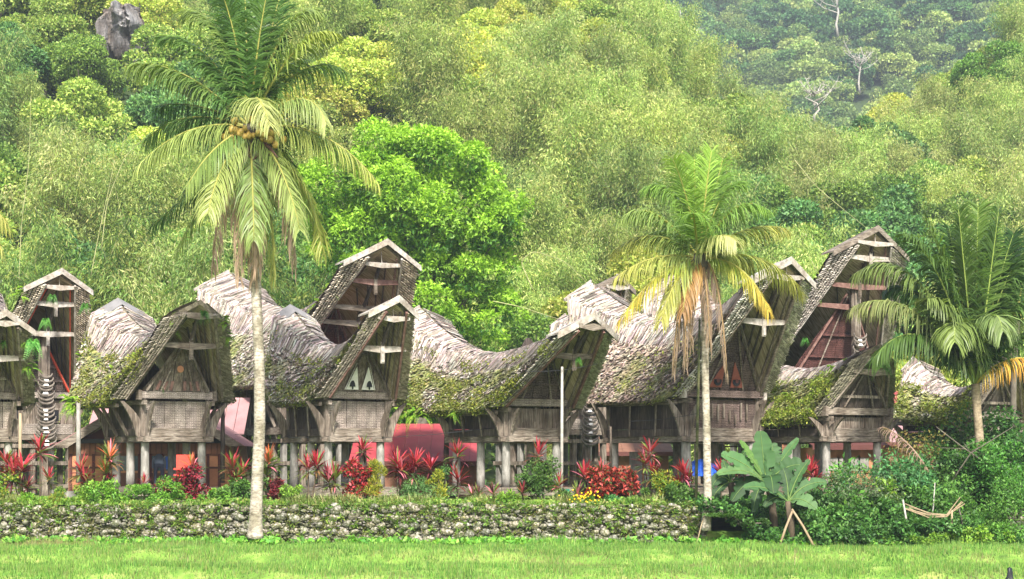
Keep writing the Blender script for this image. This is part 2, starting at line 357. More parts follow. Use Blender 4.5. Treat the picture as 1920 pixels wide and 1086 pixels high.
    if n:
        sc_, tc_ = rng.uniform(-1, 1, n*3), rng.uniform(.25, 1, n*3)
        q = np.array([mnoise.noise((x*6, y*3.5, h.px*.1+3)) for x, y in zip(tc_, sc_)])+.5*(tc_-.6)
        idx = np.argsort(-q)[:n]; sc_, tc_ = sc_[idx], tc_[idx]; k = 14
        c0 = np.repeat(surf(sc_, tc_, -1), k, 0); d = rdir(n*k)+np.array([-.55, -.3, .5]); L = rng.uniform(.04, .12, n*k)
        c0 = c0+rng.normal(0, .09, c0.shape)
        tn = pick([(.26, .32, .045), (.19, .25, .035), (.37, .40, .08), (.13, .15, .035)], n*k, .3)
        link('moss', leafmesh('moss', c0, d, rdir(n*k)+np.array([0, 0, 1]), L, L*.5, tn), root, kind='stuff')
    fern = []
    for (s_, t_, sz) in h.__dict__.get('ferns', []):
        c_ = surf(s_, t_, -1 if t_ >= 0 else 1) if t_ >= 0 else surf(s_, -t_, 1)
        nf = 16; 
        for k in range(nf):
            d0 = norm(rng.normal(0, 1, 3)+np.array([-.4, -.5, .7])); L = sz*rng.uniform(.6, 1.1); m_ = 16
            tt = np.linspace(.08, 1, m_)[:, None]; pts = c_+rng.normal(0, sz*.15, 3)+d0*tt*L-np.array([0, 0, 1])*tt**2*L*.65
            dd = norm(np.gradient(pts, axis=0)); sdv = norm(np.cross(dd, [0, 0, 1])); ll = L*.3*(1-.8*tt[:, 0]**1.5)
            for sg in (-1, 1): fern.append((pts, sdv*sg+dd*.5-np.array([0, 0, .25]), np.cross(sdv, dd), ll, ll*.28, pick([(.10, .25, .02), (.17, .33, .03), (.24, .36, .04)], m_, .2)))
    if fern:
        z = [np.concatenate([f_[i] for f_ in fern]) for i in range(6)]
        link('fern', leafmesh('fern', *z), root, kind='stuff')
    # stacked cane courses on the four verge faces
    nb = h.bands
    for sg in (1, -1):
        for side in (-1, 1):
            nk = 56; tt = np.linspace(0, 1, nk+1); O, I = surf(sg+0*tt, .16+.84*tt, side), inner(sg+0*tt, .1+.9*tt, side)
            fw = np.array([0, -1.0, 0])*sg
            for j in range(nb):
                mb = []; cs = []
                f0, f1 = j/nb+.03, (j+1)/nb-.03
                for k in range(nk):
                    e = rng.normal(0, .012); st = .02+.05*j+rng.normal(0, .012); g = rng.uniform(.0, .1)
                    a0, a1 = lerp(O[k], O[k+1], g), lerp(O[k], O[k+1], .96); b0, b1 = lerp(I[k], I[k+1], g), lerp(I[k], I[k+1], .96)
                    q = [lerp(a0, b0, f0+e), lerp(a0, b0, f1+e), lerp(a1, b1, f1+e), lerp(a1, b1, f0+e)]
                    if j == 0:              # ragged outer edge
                        q[0] = lerp(a0, b0, -abs(rng.normal(0, .1))); q[3] = lerp(a1, b1, -abs(rng.normal(0, .1)))
                    mid = fw*(st*.8+.06)
                    mb += [p+fw*(st*.8+.005) for p in q]+[lerp(q[0], q[3], .5)+mid, lerp(q[1], q[2], .5)+mid]
                    cs += [rng.uniform(.5, 1.3)]*6
                i = np.arange(nk)[:, None]*6
                fl = (i+np.array([0, 1, 5, 4])).tolist()+(i+np.array([4, 5, 2, 3])).tolist()+(i+np.array([0, 4, 3])).tolist()+(i+np.array([1, 2, 5])).tolist()
                cc = np.array(cs)[:, None]*np.array(h.cane)
                obj('cane_course', mb, fl, M['cane'], root, cc)
    def L3(u, v, z): return Vector((u, -v, z))
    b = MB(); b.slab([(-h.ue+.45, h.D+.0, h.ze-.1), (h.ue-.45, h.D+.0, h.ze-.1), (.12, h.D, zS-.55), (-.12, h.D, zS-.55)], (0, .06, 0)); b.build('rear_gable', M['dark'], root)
    if h.sheet:                           # grey metal sheet folded over the rear peak
        for side in (-1, 1):
            q = [Vector(surf(np.array(a), np.array(c), side)[()])+Vector((0, 0, .11)) for a, c in ((-1.01, 0), (-1.01, .13), (-.88, .11), (-.9, 0))]
            b = MB(); b.slab(q, (0, 0, .02)); b.build('metal_sheet', M['sheet'], root)
    else:
        q = [Vector(surf(np.array(-1.), np.array(c), -1)[()])+Vector((0, .05, .06)) for c in (0, .16)]
        b = MB(); b.bar(q[0], q[1]+(q[1]-q[0])*.15, .05, .1); b.build('verge_board', M['pale'], root)
    # ridge cap boards at both ends
    for sg, end in ((1, vA), (-1, vR)):
        if (sg > 0 and not h.cap) or (sg < 0 and not h.rcap): continue
        for side in (-1, 1):
            z0 = (zA if sg > 0 else zR)+.06; wE, dE = ws+.12, .34
            pts = [(0, end+sg*.2, z0), (side*wE, end-sg*dE+sg*.18, z0-drop*wE/ws), (side*wE, end-sg*(dE+.5), z0-drop*wE/ws-.06), (0, end-sg*.55, z0-.12)]
            b = MB(); b.slab([L3(*p) for p in pts], (0, 0, .06)); b.build('cap_board', M['pale' if h.cap != 'grey' else 'woodh'], root)
            b = MB(); b.slab([L3(0, end+sg*.225, z0-.16), L3(side*wE, end-sg*dE+sg*.205, z0-drop*wE/ws-.14), L3(side*wE, end-sg*dE+sg*.205, z0-drop*wE/ws+.07), L3(0, end+sg*.225, z0+.08)], (0, sg*.05, 0))
            b.build('cap_fascia', M['pale' if h.cap != 'grey' else 'woodh'], root)
    # barge poles along the inner V
    def vpt(t, side, off=.0, inn=.0):
        p = Vector(inner(np.array(1.), np.array(t), side)[()]); p.y -= off; p.x -= side*inn; return p
    for side in (-1, 1):
        ts = [.1, .3, .5, .75, 1.0]
        b = MB()
        for a, c in zip(ts, ts[1:]): b.bar(vpt(a, side, .16), vpt(c, side, .16), .07, .13)
        b.build('barge_board', M[h.barge], root)
        b = MB()
        for a, c in zip(ts, ts[1:]): b.bar(vpt(a, side, .0, .14), vpt(c, side, .0, .14), .05, .09)
        b.build('inner_barge', M[h.barge2], root)
        # rafters crossing the soffit
        for s_ in (.93, .84, .74, .62):
            a = Vector(inner(np.array(s_), np.array(.06), side)); c = Vector(inner(np.array(s_-.2), np.array(.95), side))
            b = MB(); b.bar(a+Vector((-side*.05, 0, -.03)), c+Vector((-side*.05, 0, -.03)), .05, .06); b.build('rafter', M['dark'], root)
    zi = lambda t: vpt(t, 1).z
    def tz(z): 
        lo, hi = 0., 1.
        for _ in range(30):
            m_ = (lo+hi)/2
            if vpt(m_, 1).z > z: lo = m_
            else: hi = m_
        return lo
    prev = None
    for (py, kind_) in h.bars:
        v_ = vA*.7; z = EYE-(py-870)*(Y0-v_*CF)/3600-TERR; t = tz(z); p = vpt(t, 1, .1); u = p.x+.14
        mt = M['pale'] if kind_ in 'lp' else M['woodh'] if kind_ in 'cb' else M['red']
        b = MB(); th = .09 if kind_ == 'l' else .12
        b.slab([(-u, p.y, p.z+.02), (-u*.5, p.y, p.z-.02), (0, p.y, p.z-.07), (u*.5, p.y, p.z-.02), (u, p.y, p.z+.02), (u, p.y, p.z+th+.05), (-u, p.y, p.z+th+.05)], (0, -.12, 0)); b.build('cross_beam', mt, root)
        if kind_ in 'cpr':
            b = MB(); b.box(-.07, .07, p.y-.17, p.y-.125, p.z-.42, p.z+.3); b.box(-.055, .055, p.y-.2, p.y-.172, p.z-.38, p.z-.1); b.build('hanging_tongue', M['pale'] if kind_ == 'p' else M['woodh'], root)
        if kind_ == 'l':
            b = MB(); b.bar((0, p.y-.06, p.z+.14), (0, p.y-.02, p.z+.6), .03, .03); b.build('tie_rod', M['pale'], root)
        if kind_ == 'c' and h.name == 'rice_barn' and h.px == 328:
            b = MB(); b.tube([(0, p.y-.2, p.z+.28), (0, p.y-.2, p.z+.42)], [.05, .03], 6); b.tube([(0, p.y-.2, p.z+.42), (-.1, p.y-.25, p.z+.5)], [.03, .012], 5); b.build('carved_rooster', M['pale'], root)
        if prev and kind_ != 'l':
            b = MB(); b.bar((0, p.y-.06, p.z+.1), (0, prev[0]+.1, prev[1]), .1, .1); b.build('king_post', M['dark'], root)
        prev = (p.y, p.z)
    # gable panel, leaning outwards
    W, D, zw, zb = h.W, h.D, h.zw, h.zb; hw = W/2
    zt0 = zw+.34; gh = h.gh; ztop = zt0+gh; npl = h.gn; cm = M[h.gmat]
    lean = h.lean
    def gy(z): return -(.14+lean*(z-zt0))
    hwz = lambda z: min(hw+.05, max(.02, vpt(tz(z), 1).x-.12))
    slope = (hwz(zt0)-.05)/max(gh, .1)
    us = np.linspace(-hwz(zt0), hwz(zt0), npl+1)
    top = lambda u: zt0+gh*(1-abs(u)/(hwz(zt0)+.02))**.9 if abs(u) < hwz(zt0) else zt0+.02
    for i in range(npl):
        a, c = us[i]+.012, us[i+1]-.012; zz0, zz1 = top(a), top(c); o = .02*(i % 2)+rng.uniform(0, .01)
        q = [(a, gy(zt0)-o, zt0), (c, gy(zt0)-o, zt0), (c, gy(zz1)-o, zz1), (a, gy(zz0)-o, zz0)]
        if a < 0 < c: q = q[:3]+[(0, gy(ztop)-o, ztop)]+q[3:]
        b = MB(); k = rng.uniform(.8, 1.15); b.slab(q, (0, .05, 0), (k, k, k)); b.build('gable_plank', cm, root)
    if h.gdark:                            # dark void above the panel is real: a recessed backing of split bamboo
        pass
    for fr in ((.22, .5) if h.gh > 1.9 else (.3,)):   # carved rails across the gable
        z = zt0+gh*fr; u = hwz(zt0)*(1-fr)*1.02
        b = MB(); b.box(-u, u, gy(z)-.085, gy(z)-.045, z-.05, z+.05)
        if not h.emblem: b.build('gable_rail', M['carve' if h.gmat == 'wood' else h.gmat if h.gmat != 'dark' else 'wood'], root)
    for side in (-1, 1):                  # slanted gable struts
        b = MB(); b.bar((side*hw*.95, gy(zt0)-.1, zt0), (side*.12, gy(ztop)-.1, ztop+.1), .07, .08); b.build('gable_strut', M[h.barge2], root)
        b = MB(); b.bar((side*hw*.5, gy(zt0)-.08, zt0), (side*.06, gy(ztop)-.08, ztop), .05, .05); b.build('gable_strut', M['woodh'], root)
    for fn in h.emblem: fn(root, gy, zt0)
    b = MB(); b.box(-hw-.12, hw+.12, -.22, -.02, zw+.08, zw+.32); b.build('tie_beam', M[h.tie], root)
    for side in (-1, 1):
        b = MB(); b.box(side*(hw+.125), side*(hw+.24), -.28, -.0, zw+.03, zw+.36) if side > 0 else b.box(-(hw+.24), -(hw+.125), -.28, -.0, zw+.03, zw+.36)
        b.build('beam_end', M['pale' if h.whiteends else 'woodh'], root)
        # eave purlins
        b = MB(); b.bar(L3(side*(h.ue-.28), veF-.15, h.ze-.06), L3(side*(h.ue-.28), veR+.15, h.ze-.06), .12, .13); b.build('eave_purlin', M['woodh'], root)
        b = MB(); b.bar(L3(side*(hw+.05), .4, zw-.06), L3(side*(hw+.05), -D-.4, zw-.06), .12, .16); b.build('wall_plate', M['woodh'], root)
    # walls of upright planks, front then sides then back
    def plank_wall(name, n, f, z0, z1, mat, jit=.03):
        for i in range(n):
            a, c = i/n, (i+1)/n; k = rng.uniform(.72, 1.18); o = rng.uniform(0, jit)
            p0, p1 = f(a), f(c); d = (p1-p0).normalized(); nrm = Vector((d.y, -d.x, 0))
            p0 = p0+d*.008; p1 = p1-d*.008
            b = MB(); b.slab([p0+nrm*o+Vector((0, 0, z0)), p1+nrm*o+Vector((0, 0, z0)), p1+nrm*o+Vector((0, 0, z1)), p0+nrm*o+Vector((0, 0, z1))], -nrm*.06, (k, k*rng.uniform(.97, 1), k*rng.uniform(.94, 1)))
            b.build(name, mat, root)
    if h.kind == 'barn':
        zf = zb+.48
        plank_wall('wall_plank', h.fn, lambda a: Vector((lerp(-hw, hw, a), 0, 0)), zf, zw, M[h.fmat])
        for side in (-1, 1):
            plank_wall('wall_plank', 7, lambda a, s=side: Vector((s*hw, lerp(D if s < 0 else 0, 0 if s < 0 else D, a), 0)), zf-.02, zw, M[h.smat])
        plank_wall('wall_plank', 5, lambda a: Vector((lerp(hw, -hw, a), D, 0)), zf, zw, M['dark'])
        # wide front sill plank and side sills
        for nm, q in (('sill_board', (-hw-.03, hw+.03, -.09, -.02, zb+.2, zf)), ('sill_board', (-hw-.1, -hw-.02, 0, D, zb+.2, zf-.03)), ('sill_board', (hw+.02, hw+.1, 0, D, zb+.2, zf-.03))):
            b = MB(); b.box(*q); b.build(nm, M['woodh' if q[0] < -hw-.0 and q[1] > hw else 'dark'], root)
        # base beams
        for u in (-hw+.08, hw-.08):
            b = MB(); b.bar(L3(u, .32, zb+.1), L3(u, -D-.3, zb+.1), .2, .2); b.build('base_beam', M['woodh'], root)
        for v_ in (.02, -D/2, -D):
            b = MB(); b.box(-hw-.2, hw+.2, -v_-.08+(0 if v_ else 0), -v_+.1, zb+.0 if v_ < 0 else zb+.02, zb+.19); b.build('base_beam', M['woodh'], root)
        # corner posts
        for u in (-hw, hw):
            for v_ in (.0, -D):
                b = MB(); b.box(u-.07, u+.07, -v_-.11, -v_+.05, zb+.2, zw+.05); b.build('corner_post', M['wood'], root)
        # curved brackets sweeping up to the eaves
        def bracket(o, e):
            e = Vector(e); Zv = Vector((0, 0, 1)); hgt = zw-.02-(zb+.2); out, inn = [], []
            for k in range(9):
                a = k/8; x = .62*a**2.1 if a < 1 else .62; x = lerp(-.02, h.br, a**1.9); z = hgt*(a**.95)
                wdt = .26*math.sin(math.pi*min(1, .22+a*.7))+.05
                out.append(o+e*(x+wdt*.55)+Zv*z); inn.append(o+e*(x-wdt*.5)+Zv*z)
            t_ = Vector((e.y, -e.x, 0))*.08
            b = MB()
            for k in range(8): b.slab([out[k], out[k+1], inn[k+1], inn[k]], t_)
            b.build('curved_bracket', M['wood'], root)
        for u, su in ((-hw, -1), (hw, 1)):
            bracket(Vector((u+su*.12, -.03, zb+.2)), (su, 0, 0)); bracket(Vector((u-su*.16, -.12, zb+.2)), (0, -1, 0))
            bracket(Vector((u+su*.12, D, zb+.2)), (su, 0, 0))
            for k in (.32, .66):
                b = MB(); b.bar(L3(u+su*.12, -D*k-.1, zb+.22), L3(su*(h.ue-.3), -D*k+.05, h.ze-.05), .05, .12); b.build('slanted_strut', M['wood'], root)
        # short battens nailed across the front
        for k in range(h.batten):
            u = lerp(-hw*.7, hw*.75, (k+.5)/max(1, h.batten)); z0 = zf+.1+rng.uniform(0, .25)
            b = MB(); b.box(u-.03, u+.03, -.12, -.085, z0, z0+rng.uniform(.25, .6)); b.build('batten', M['wood'], root)
        # round pillars and the resting floor
        for v_ in (-.12, -D/2, -D+.12):
            for u in (-hw+.15, hw-.15):
                b = MB(); q = L3(u, v_, 0); r = h.pr
                b.tube([q+Vector((0, 0, z)) for z in (.5, .9, 1.5, zb-.06, zb)], [r*1.12, r*1.06, r, r*.97, r*1.05], 18); b.build('pillar', M['pillar'], root, smooth=True)
        ex = .28
        for k in range(8):
            y0, y1 = lerp(-ex, D+ex, k/8), lerp(-ex, D+ex, (k+1)/8)
            b = MB(); t_ = rng.uniform(.8, 1.1); b.box(-hw-ex, hw+ex, y0+.005, y1-.005, .44, .5, (t_, t_, t_)); b.build('floor_plank', M['woodh'], root)
        for q in ((-hw-ex-.05, hw+ex+.05, -ex-.1, -ex-.005), (-hw-ex-.05, hw+ex+.05, D+ex+.005, D+ex+.1), (-hw-ex-.1, -hw-ex-.005, -ex, D+ex), (hw+ex+.005, hw+ex+.1, -ex, D+ex)):
            b = MB(); b.box(*q, .22, .49); b.build('floor_beam', M['woodh'], root)
        for v_ in (.1, -D/2, -D):
            for u in (-hw, 0, hw):
                b = MB(); b.box(u-.16, u+.16, -v_-.14, -v_+.14, -.1, .22); b.build('footing_stone', M['stone'], root)
    else:
        # tall dwelling: lower frame of posts and rails, panelled upper storey
        zl = h.zl
        nx, ny = 4, 6
        for i in range(nx+1):
            for j in range(ny+1):
                if 0 < i < nx and 0 < j < ny: continue
                u, y = lerp(-hw, hw, i/nx), lerp(0, D, j/ny)
                b = MB(); b.box(u-.1, u+.1, y-.1, y+.1, .0, zl); b.build('post', M['wood' if (i+j) % 3 else 'pillar'], root)
        for z in (.3, 1.25, zl-.35):
            for q in ((-hw-.2, hw+.2, -.15, -.105), (-hw-.2, hw+.2, D+.105, D+.15), (-hw-.15, -hw-.105, -.2, D+.2), (hw+.105, hw+.15, -.2, D+.2)):
                b = MB(); b.box(*q, z, z+.16); b.build('rail', M['wood' if z > .5 else 'woodh'], root)
        for q in ((-hw-.3, hw+.3, -.3, -.16), (-hw-.3, -hw-.16, -.3, D+.3), (hw+.16, hw+.3, -.3, D+.3)):
            b = MB(); b.box(*q, zl-.02, zl+.26); b.build('floor_beam', M['woodh'], root)
        b = MB(); b.box(-hw, hw, .0, D, zl+.02, zl+.16); b.build('floor', M['dark'], root)
        plank_wall('wall_plank', h.fn, lambda a: Vector((lerp(-hw, hw, a), -.05, 0)), zl+.27, zw, M[h.fmat])
        for side in (-1, 1):
            plank_wall('wall_plank', 9, lambda a, s=side: Vector((s*(hw+.03), lerp(D if s < 0 else 0, 0 if s < 0 else D, a), 0)), zl+.27, zw, M['wood'], .06)
            for k in range(4):
                v_ = lerp(-.4, -D+.4, k/3)
                b = MB(); b.bar(L3(side*(hw+.2), v_, zl+.3), L3(side*(h.ue-.4), v_, h.ze-.05), .09, .12); b.build('slanted_strut', M['wood'], root)
            for k in range(3):
                y0 = lerp(.7, D-1.4, k/2)
                b = MB(); x0, x1 = (side*(hw+.1), side*(hw+.16)); x0, x1 = min(x0, x1), max(x0, x1); b.box(x0, x1, y0, y0+.5, zl+.5, zl+1.0); b.build('window_opening', M['black'], root)
                b = MB()
                for q in ((y0-.08, y0, zl+.42, zl+1.08), (y0+.5, y0+.58, zl+.42, zl+1.08)): b.box(x0-.01, x1+.02, q[0], q[1], q[2], q[3])
                b.build('window_frame', M['wood'], root)
        plank_wall('wall_plank', 5, lambda a: Vector((lerp(hw, -hw, a), D, 0)), zl+.27, zw, M['dark'])
        # boxed balcony panel below the gable and small front windows
        b = MB(); b.box(-hw-.05, hw+.05, -.32, -.14, zl+.2, zl+.62); b.build('balcony_panel', M[h.tie], root)
        for u in (-hw*.55, hw*.55):
            b = MB(); b.box(u-.22, u+.22, -.13, -.09, zl+.75, zl+1.2); b.build('window_opening', M['black'], root)
            b = MB()
            for q in ((-.3, -.22, .67, 1.28), (.22, .3, .67, 1.28)): b.box(u+q[0], u+q[1], -.16, -.085, zl+q[2], zl+q[3])
            b.box(u-.22, u+.22, -.16, -.085, zl+.67, zl+.75); b.box(u-.22, u+.22, -.16, -.085, zl+1.2, zl+1.28)
            b.build('window_frame', M['wood'], root)
        for u, su in ((-hw, -1), (hw, 1)):
            b = MB(); b.box(u-.12, u+.12, -.18, .1, zl+.28, zw); b.build('corner_post', M['wood'], root)
            b = MB()
            for k in range(8):
                a0, a1 = k/8, (k+1)/8; f_ = lambda a: Vector((u+su*(.1+.6*a**2), -.12, zl+.2+(zw-zl-.25)*a))
                b.bar(f_(a0), f_(a1), .08, .2*math.sin(math.pi*(.2+.6*a0))+.05, up=(su, 0, 0))
            b.build('curved_bracket', M['wood'], root)
        if h.horns:                        # central front post with stacked buffalo horns
            pv, (z0, z1), ztop_ = h.horns
            b = MB(); b.box(-.13, .13, -pv-.1, -pv+.1, 0, z0-.1); b.box(-.12, .12, -pv-.08, -pv+.12, z0-.1, ztop_); b.build('horn_post', M['wood'], root)
            for su in (-1, 1):
                b = MB(); b.box(su*.2-.035, su*.2+.035, -pv-.06, -pv+.02, z1+.1, ztop_-.1); b.build('post_batten', M['wood'], root)
            n = int((z1-z0)/.155)
            for k in range(n):
                z = lerp(z0, z1, k/(n-1)); r = .40+.04*math.sin(k*2.3)-.008*k; q = []
                for m_ in range(11):
                    a = lerp(-1.75, 1.75, m_/10); q.append((r*math.sin(a)*(1.05), -pv-.2-.06*abs(math.sin(a)), z-r*.62*math.cos(a)+.2))
                b = MB(); b.tube(q, [.014, .028, .042, .052, .058, .06, .058, .052, .042, .028, .014], 6); b.build('buffalo_horn', M['horn'], root, smooth=True)
                k1, k2 = rng.uniform(.06, .12), rng.uniform(.05, .1); x_ = rng.normal(0, .015); b = MB(); b.hexa([(x_-k1, -pv-.3, z-.1), (x_+k1, -pv-.3, z-.1), (x_+k1, -pv-.13, z-.1), (x_-k1, -pv-.13, z-.1), (x_-k2, -pv-.27, z-rng.uniform(0, .05)), (x_+k2, -pv-.27, z-rng.uniform(0, .05)), (k2, -pv-.13, z), (-k2, -pv-.13, z)])
                if rng.random() < .68: b.build('skull_block', M['bone'], root)
    h.root = root; h.surf = surf
    return h

def disc(root, mat, x, y, z, r, name='painted_disc'):
    b = MB(); n = 16; b.slab([(x+r*math.cos(a), y, z+r*math.sin(a)) for a in [2*math.pi*k/n for k in range(n)]], (0, .02, 0)); b.build(name, mat, root)
def sunburst(c='brownpanel', dz=.75, r=.12):
    return lambda root, gy, z: (disc(root, M[c], 0, gy(z+dz)-.1, z+dz, r, 'painted_sun'))
def bars_row(root, gy, z):
    for k in range(-3, 4):
        if k: 
            b = MB(); b.bar((k*.26, gy(z+.05)-.08, z+.03), (k*.22, gy(z+.34)-.08, z+.34), .1, .02, up=(0, 1, 0)); b.build('painted_motif', M['red'], root)
def white_tri(root, gy, z):
    for u in (-.33, .33):
        b = MB(); y0, y1 = gy(z+.05)-.11, gy(z+.85)-.11
        b.slab([(u-.27, y0, z+.05), (u+.27, y0, z+.05), (u*.75, y1, z+.95)], (0, .02, 0)); b.build('white_triangle', M['white'], root)
        y = gy(z+.2)-.14
        b = MB(); b.slab([(u-.11, y, z+.15), (u+.11, y, z+.15), (u+.09, y, z+.27), (u, y-.01, z+.42), (u-.09, y, z+.27)], (0, .015, 0))
        b.box(u-.025, u+.025, y-.002, y+.015, z+.06, z+.15); b.build('leaf_emblem', M['black'], root)
def face_art(root, gy, z):
    for u in (-.42, .42):
        disc(root, M['black'], u, gy(z+.3)-.1, z+.3, .17); disc(root, M['maroon'], u, gy(z+.3)-.125, z+.3, .07)
    b = MB(); b.slab([(-.8, gy(z+.1)-.085, z+.08), (-.2, gy(z+.1)-.085, z+.08), (-.2, gy(z+.9)-.085, z+.95)], (0, .015, 0)); b.build('painted_field', M['redfield'], root)
    b = MB(); b.slab([(.8, gy(z+.1)-.085, z+.08), (.2, gy(z+.9)-.085, z+.95), (.2, gy(z+.1)-.085, z+.08)], (0, .015, 0)); b.build('painted_field', M['redfield'], root)

BARN = dict(name='rice_barn', cat='rice barn', group='rice barns in the front row', kind='barn', zb=2.05, zw=3.45, W=2.4, D=2.75, th=.45, w=1.0, bands=4, cap='pale', rcap=False,
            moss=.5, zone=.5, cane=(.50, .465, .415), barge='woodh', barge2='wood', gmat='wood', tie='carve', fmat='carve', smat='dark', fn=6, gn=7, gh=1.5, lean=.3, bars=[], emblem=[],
            sheet=0, gdark=0, whiteends=0, br=.62, batten=0, pr=.14)
TALL = dict(name='tall_house', cat='traditional house', group='tall houses behind the barns', kind='tall', zb=2.6, zl=2.5, zw=4.2, W=3.2, D=6, th=.5, w=1.4, bands=5, cap='pale', rcap=False,
            moss=.15, zone=.5, cane=(.60, .55, .49), barge='pale', barge2='red', gmat='carvered2', tie='carve', fmat='wood', fn=8, gn=9, gh=2.4, lean=.33, bars=[], emblem=[],
            sheet=0, gdark=0, whiteends=1, horns=None)
HS = [
 dict(TALL, px=60, Y=78, apex=(113, 510), rear=(-60, 520), sad=600, ue=2.35, ze=3.9, dF=3.4, dR=3, w=1.3, W=3.1, zw=3.9, zl=2.3, gh=2.0, moss=.25, bars=[(545, 'l'), (575, 'p'), (628, 'p')],
      horns=(1.35, (1.95, 4.7), 6.4), ferns=[(.9, .9, .7), (.95, .6, .6), (.99, .2, .6)], gmat='carvered',
      label='tall narrow-gabled house with a column of buffalo horns and an orange-red barge board', barge2='redpaint'),
 dict(TALL, px=602, Y=78, apex=(722, 455), rear=(430, 510), sad=582, ue=3.0, ze=4.4, dF=4.3, dR=3.4, w=1.6, W=3.4, D=4.9, zw=4.3, gh=2.8, moss=.04, bars=[(505, 'l'), (535, 'r'), (581, 'b'), (608, 'b')],
      ferns=[(.75, .3, .5), (.85, .25, .5)], gmat='carvered2', label='house with whitish cap and deep red gable rising behind the barn with white triangles'),
 dict(TALL, px=1075, Y=78, apex=(1158, 520), rear=(1062, 592), sad=597, ue=1.9, ze=4.4, dF=2.6, dR=1.0, w=.9, W=3.0, D=3.2, zw=4.3, gh=1.8, bars=[(545, 'l')], horns=(.9, (2.1, 4.0), 5.2),
      moss=.3, gmat='carvered', cap='grey', label='small tall house whose horn-stacked post shows between two barns', whiteends=1),
 dict(TALL, px=1562, Y=78, apex=(1640, 430), rear=(1262, 515), sad=592, ue=3.6, ze=4.7, dF=3.1, dR=3.2, w=1.95, W=4.6, D=7, zw=4.6, gh=3.1, moss=.05, cap='grey',
      bars=[(463, 'l'), (490, 'p'), (540, 'r'), (577, 'r')], horns=(1.3, (4.2, 6.3), 8.4), cane=(.5, .47, .46), fmat='carvered2', tie='carvered2', gn=11, lean=.22,
      ferns=[(.8, .2, .6), (.7, .2, .5)], label='highest house with a wide dark red carved gable crossed by four beams'),
 dict(BARN, px=-38, Y=66, apex=(8, 588), rear=(-150, 590), sad=668, ue=1.85, ze=3.3, dF=2.3, dR=1.5, moss=.5, bars=[(612, 'l'), (675, 'p')], ferns=[(.97, -.25, .5), (.97, -.5, .5)],
      label='partly seen barn beside the horned tall house, ferns hanging from its verge'),
 dict(BARN, px=328, Y=66, sheet=1, apex=(375, 562), rear=(222, 566), sad=626, ue=2.25, ze=3.35, dF=2.2, dR=1.1, w=1.15, moss=.42, cap=0, bars=[(598, 'b'), (652, 'c')], emblem=[sunburst(), bars_row],
      ferns=[(.6, .1, .5), (.75, .12, .55), (.9, .1, .45), (-.9, 1.0, .7), (-.75, 1.0, .7), (.99, -.15, .45), (.99, -.3, .4), (-.6, .5, .45), (-.2, .5, .4), (.2, .35, .4), (-1, .5, .5)],
      label='barn with a pale fretted front panel, carved rooster beam and fern-grown roof'),
 dict(BARN, px=668, Y=66, sheet=1, apex=(743, 562), rear=(545, 578), sad=648, ue=1.75, ze=3.4, dF=2.4, dR=1.3, w=.85, W=2.35, moss=.14, bars=[(603, 'l'), (658, 'p')], barge='red', emblem=[white_tri], gh=1.3, fmat='carve',
      ferns=[(.3, .5, .35), (.5, .4, .35)], label='barn with two white triangles and leaf emblems painted under its gable'),
 dict(BARN, px=1000, Y=66, apex=(1108, 594), rear=(788, 577), sad=662, ue=1.85, ze=3.1, dF=3.1, dR=1.9, w=1.1, D=3.4, zw=3.2, moss=.5, zone=.48, bars=[(620, 'b'), (672, 'c')], gmat='carvered', batten=3, gh=1.6, cane=(.52, .525, .48),
      barge='red', ferns=[(-.95, .5, .5), (-.9, .75, .6), (-.85, .95, .7), (-.7, 1.0, .7), (-.95, 1.02, .8), (-.5, 1, .5), (-1, .25, .45), (.2, 1, .4)], fmat='wood',
      label='barn with a thick mossy green lower roof and a standing bamboo pole before it'),
 dict(BARN, px=1352, Y=66, apex=(1476, 490), rear=(1110, 530), sad=604, ue=2.1, ze=3.45, dF=3.4, dR=2.1, w=1.3, W=3.2, D=4.3, zw=3.5, moss=.05, zone=.42, bars=[(528, 'l'), (607, 'p')], gmat='carvered', fmat='carvered', tie='carvered', gh=2.1,
      emblem=[face_art], batten=9, pr=.165, cane=(.58, .58, .55), rough=[(.34, .28, .22), (.22, .175, .135), (.44, .37, .30), (.12, .09, .07)], whiteends=1,
      ferns=[(.3, .55, .3)], label='largest barn with clean brown thatch and round painted shields on its carved gable'),
 dict(BARN, px=1602, Y=66, apex=(1650, 644), rear=(1400, 655), sad=692, ue=1.95, ze=2.75, dF=1.4, dR=1.3, w=1.0, W=2.7, D=3.2, zw=2.9, moss=1.5, zone=.3, cap=0, rcap=0, bars=[(702, 'b')], gmat='dark', fmat='wood', tie='woodh', gh=1.2,
      cane=(.38, .38, .30), ferns=[(.2, .3, .4), (.4, .3, .4), (.6, .2, .45), (.8, .15, .4), (.0, .5, .4), (.5, .5, .4)], label='low dark-gabled barn whose roof is covered in bright green moss'),
 dict(BARN, px=1855, Y=71, apex=(1905, 655), rear=(1716, 672), sad=728, ue=2.0, ze=2.85, dF=.9, dR=.9, w=.9, W=2.6, D=3.0, zw=2.9, moss=.6, cap=0, rcap=0, zone=.4, gmat='dark', gh=1.0, rough=[(.34, .30, .24), (.20, .18, .14), (.46, .42, .35), (.1, .09, .07)],
      label='small barn half hidden behind the young green coconut palm'),
]
HH = [house(H) for H in HS]
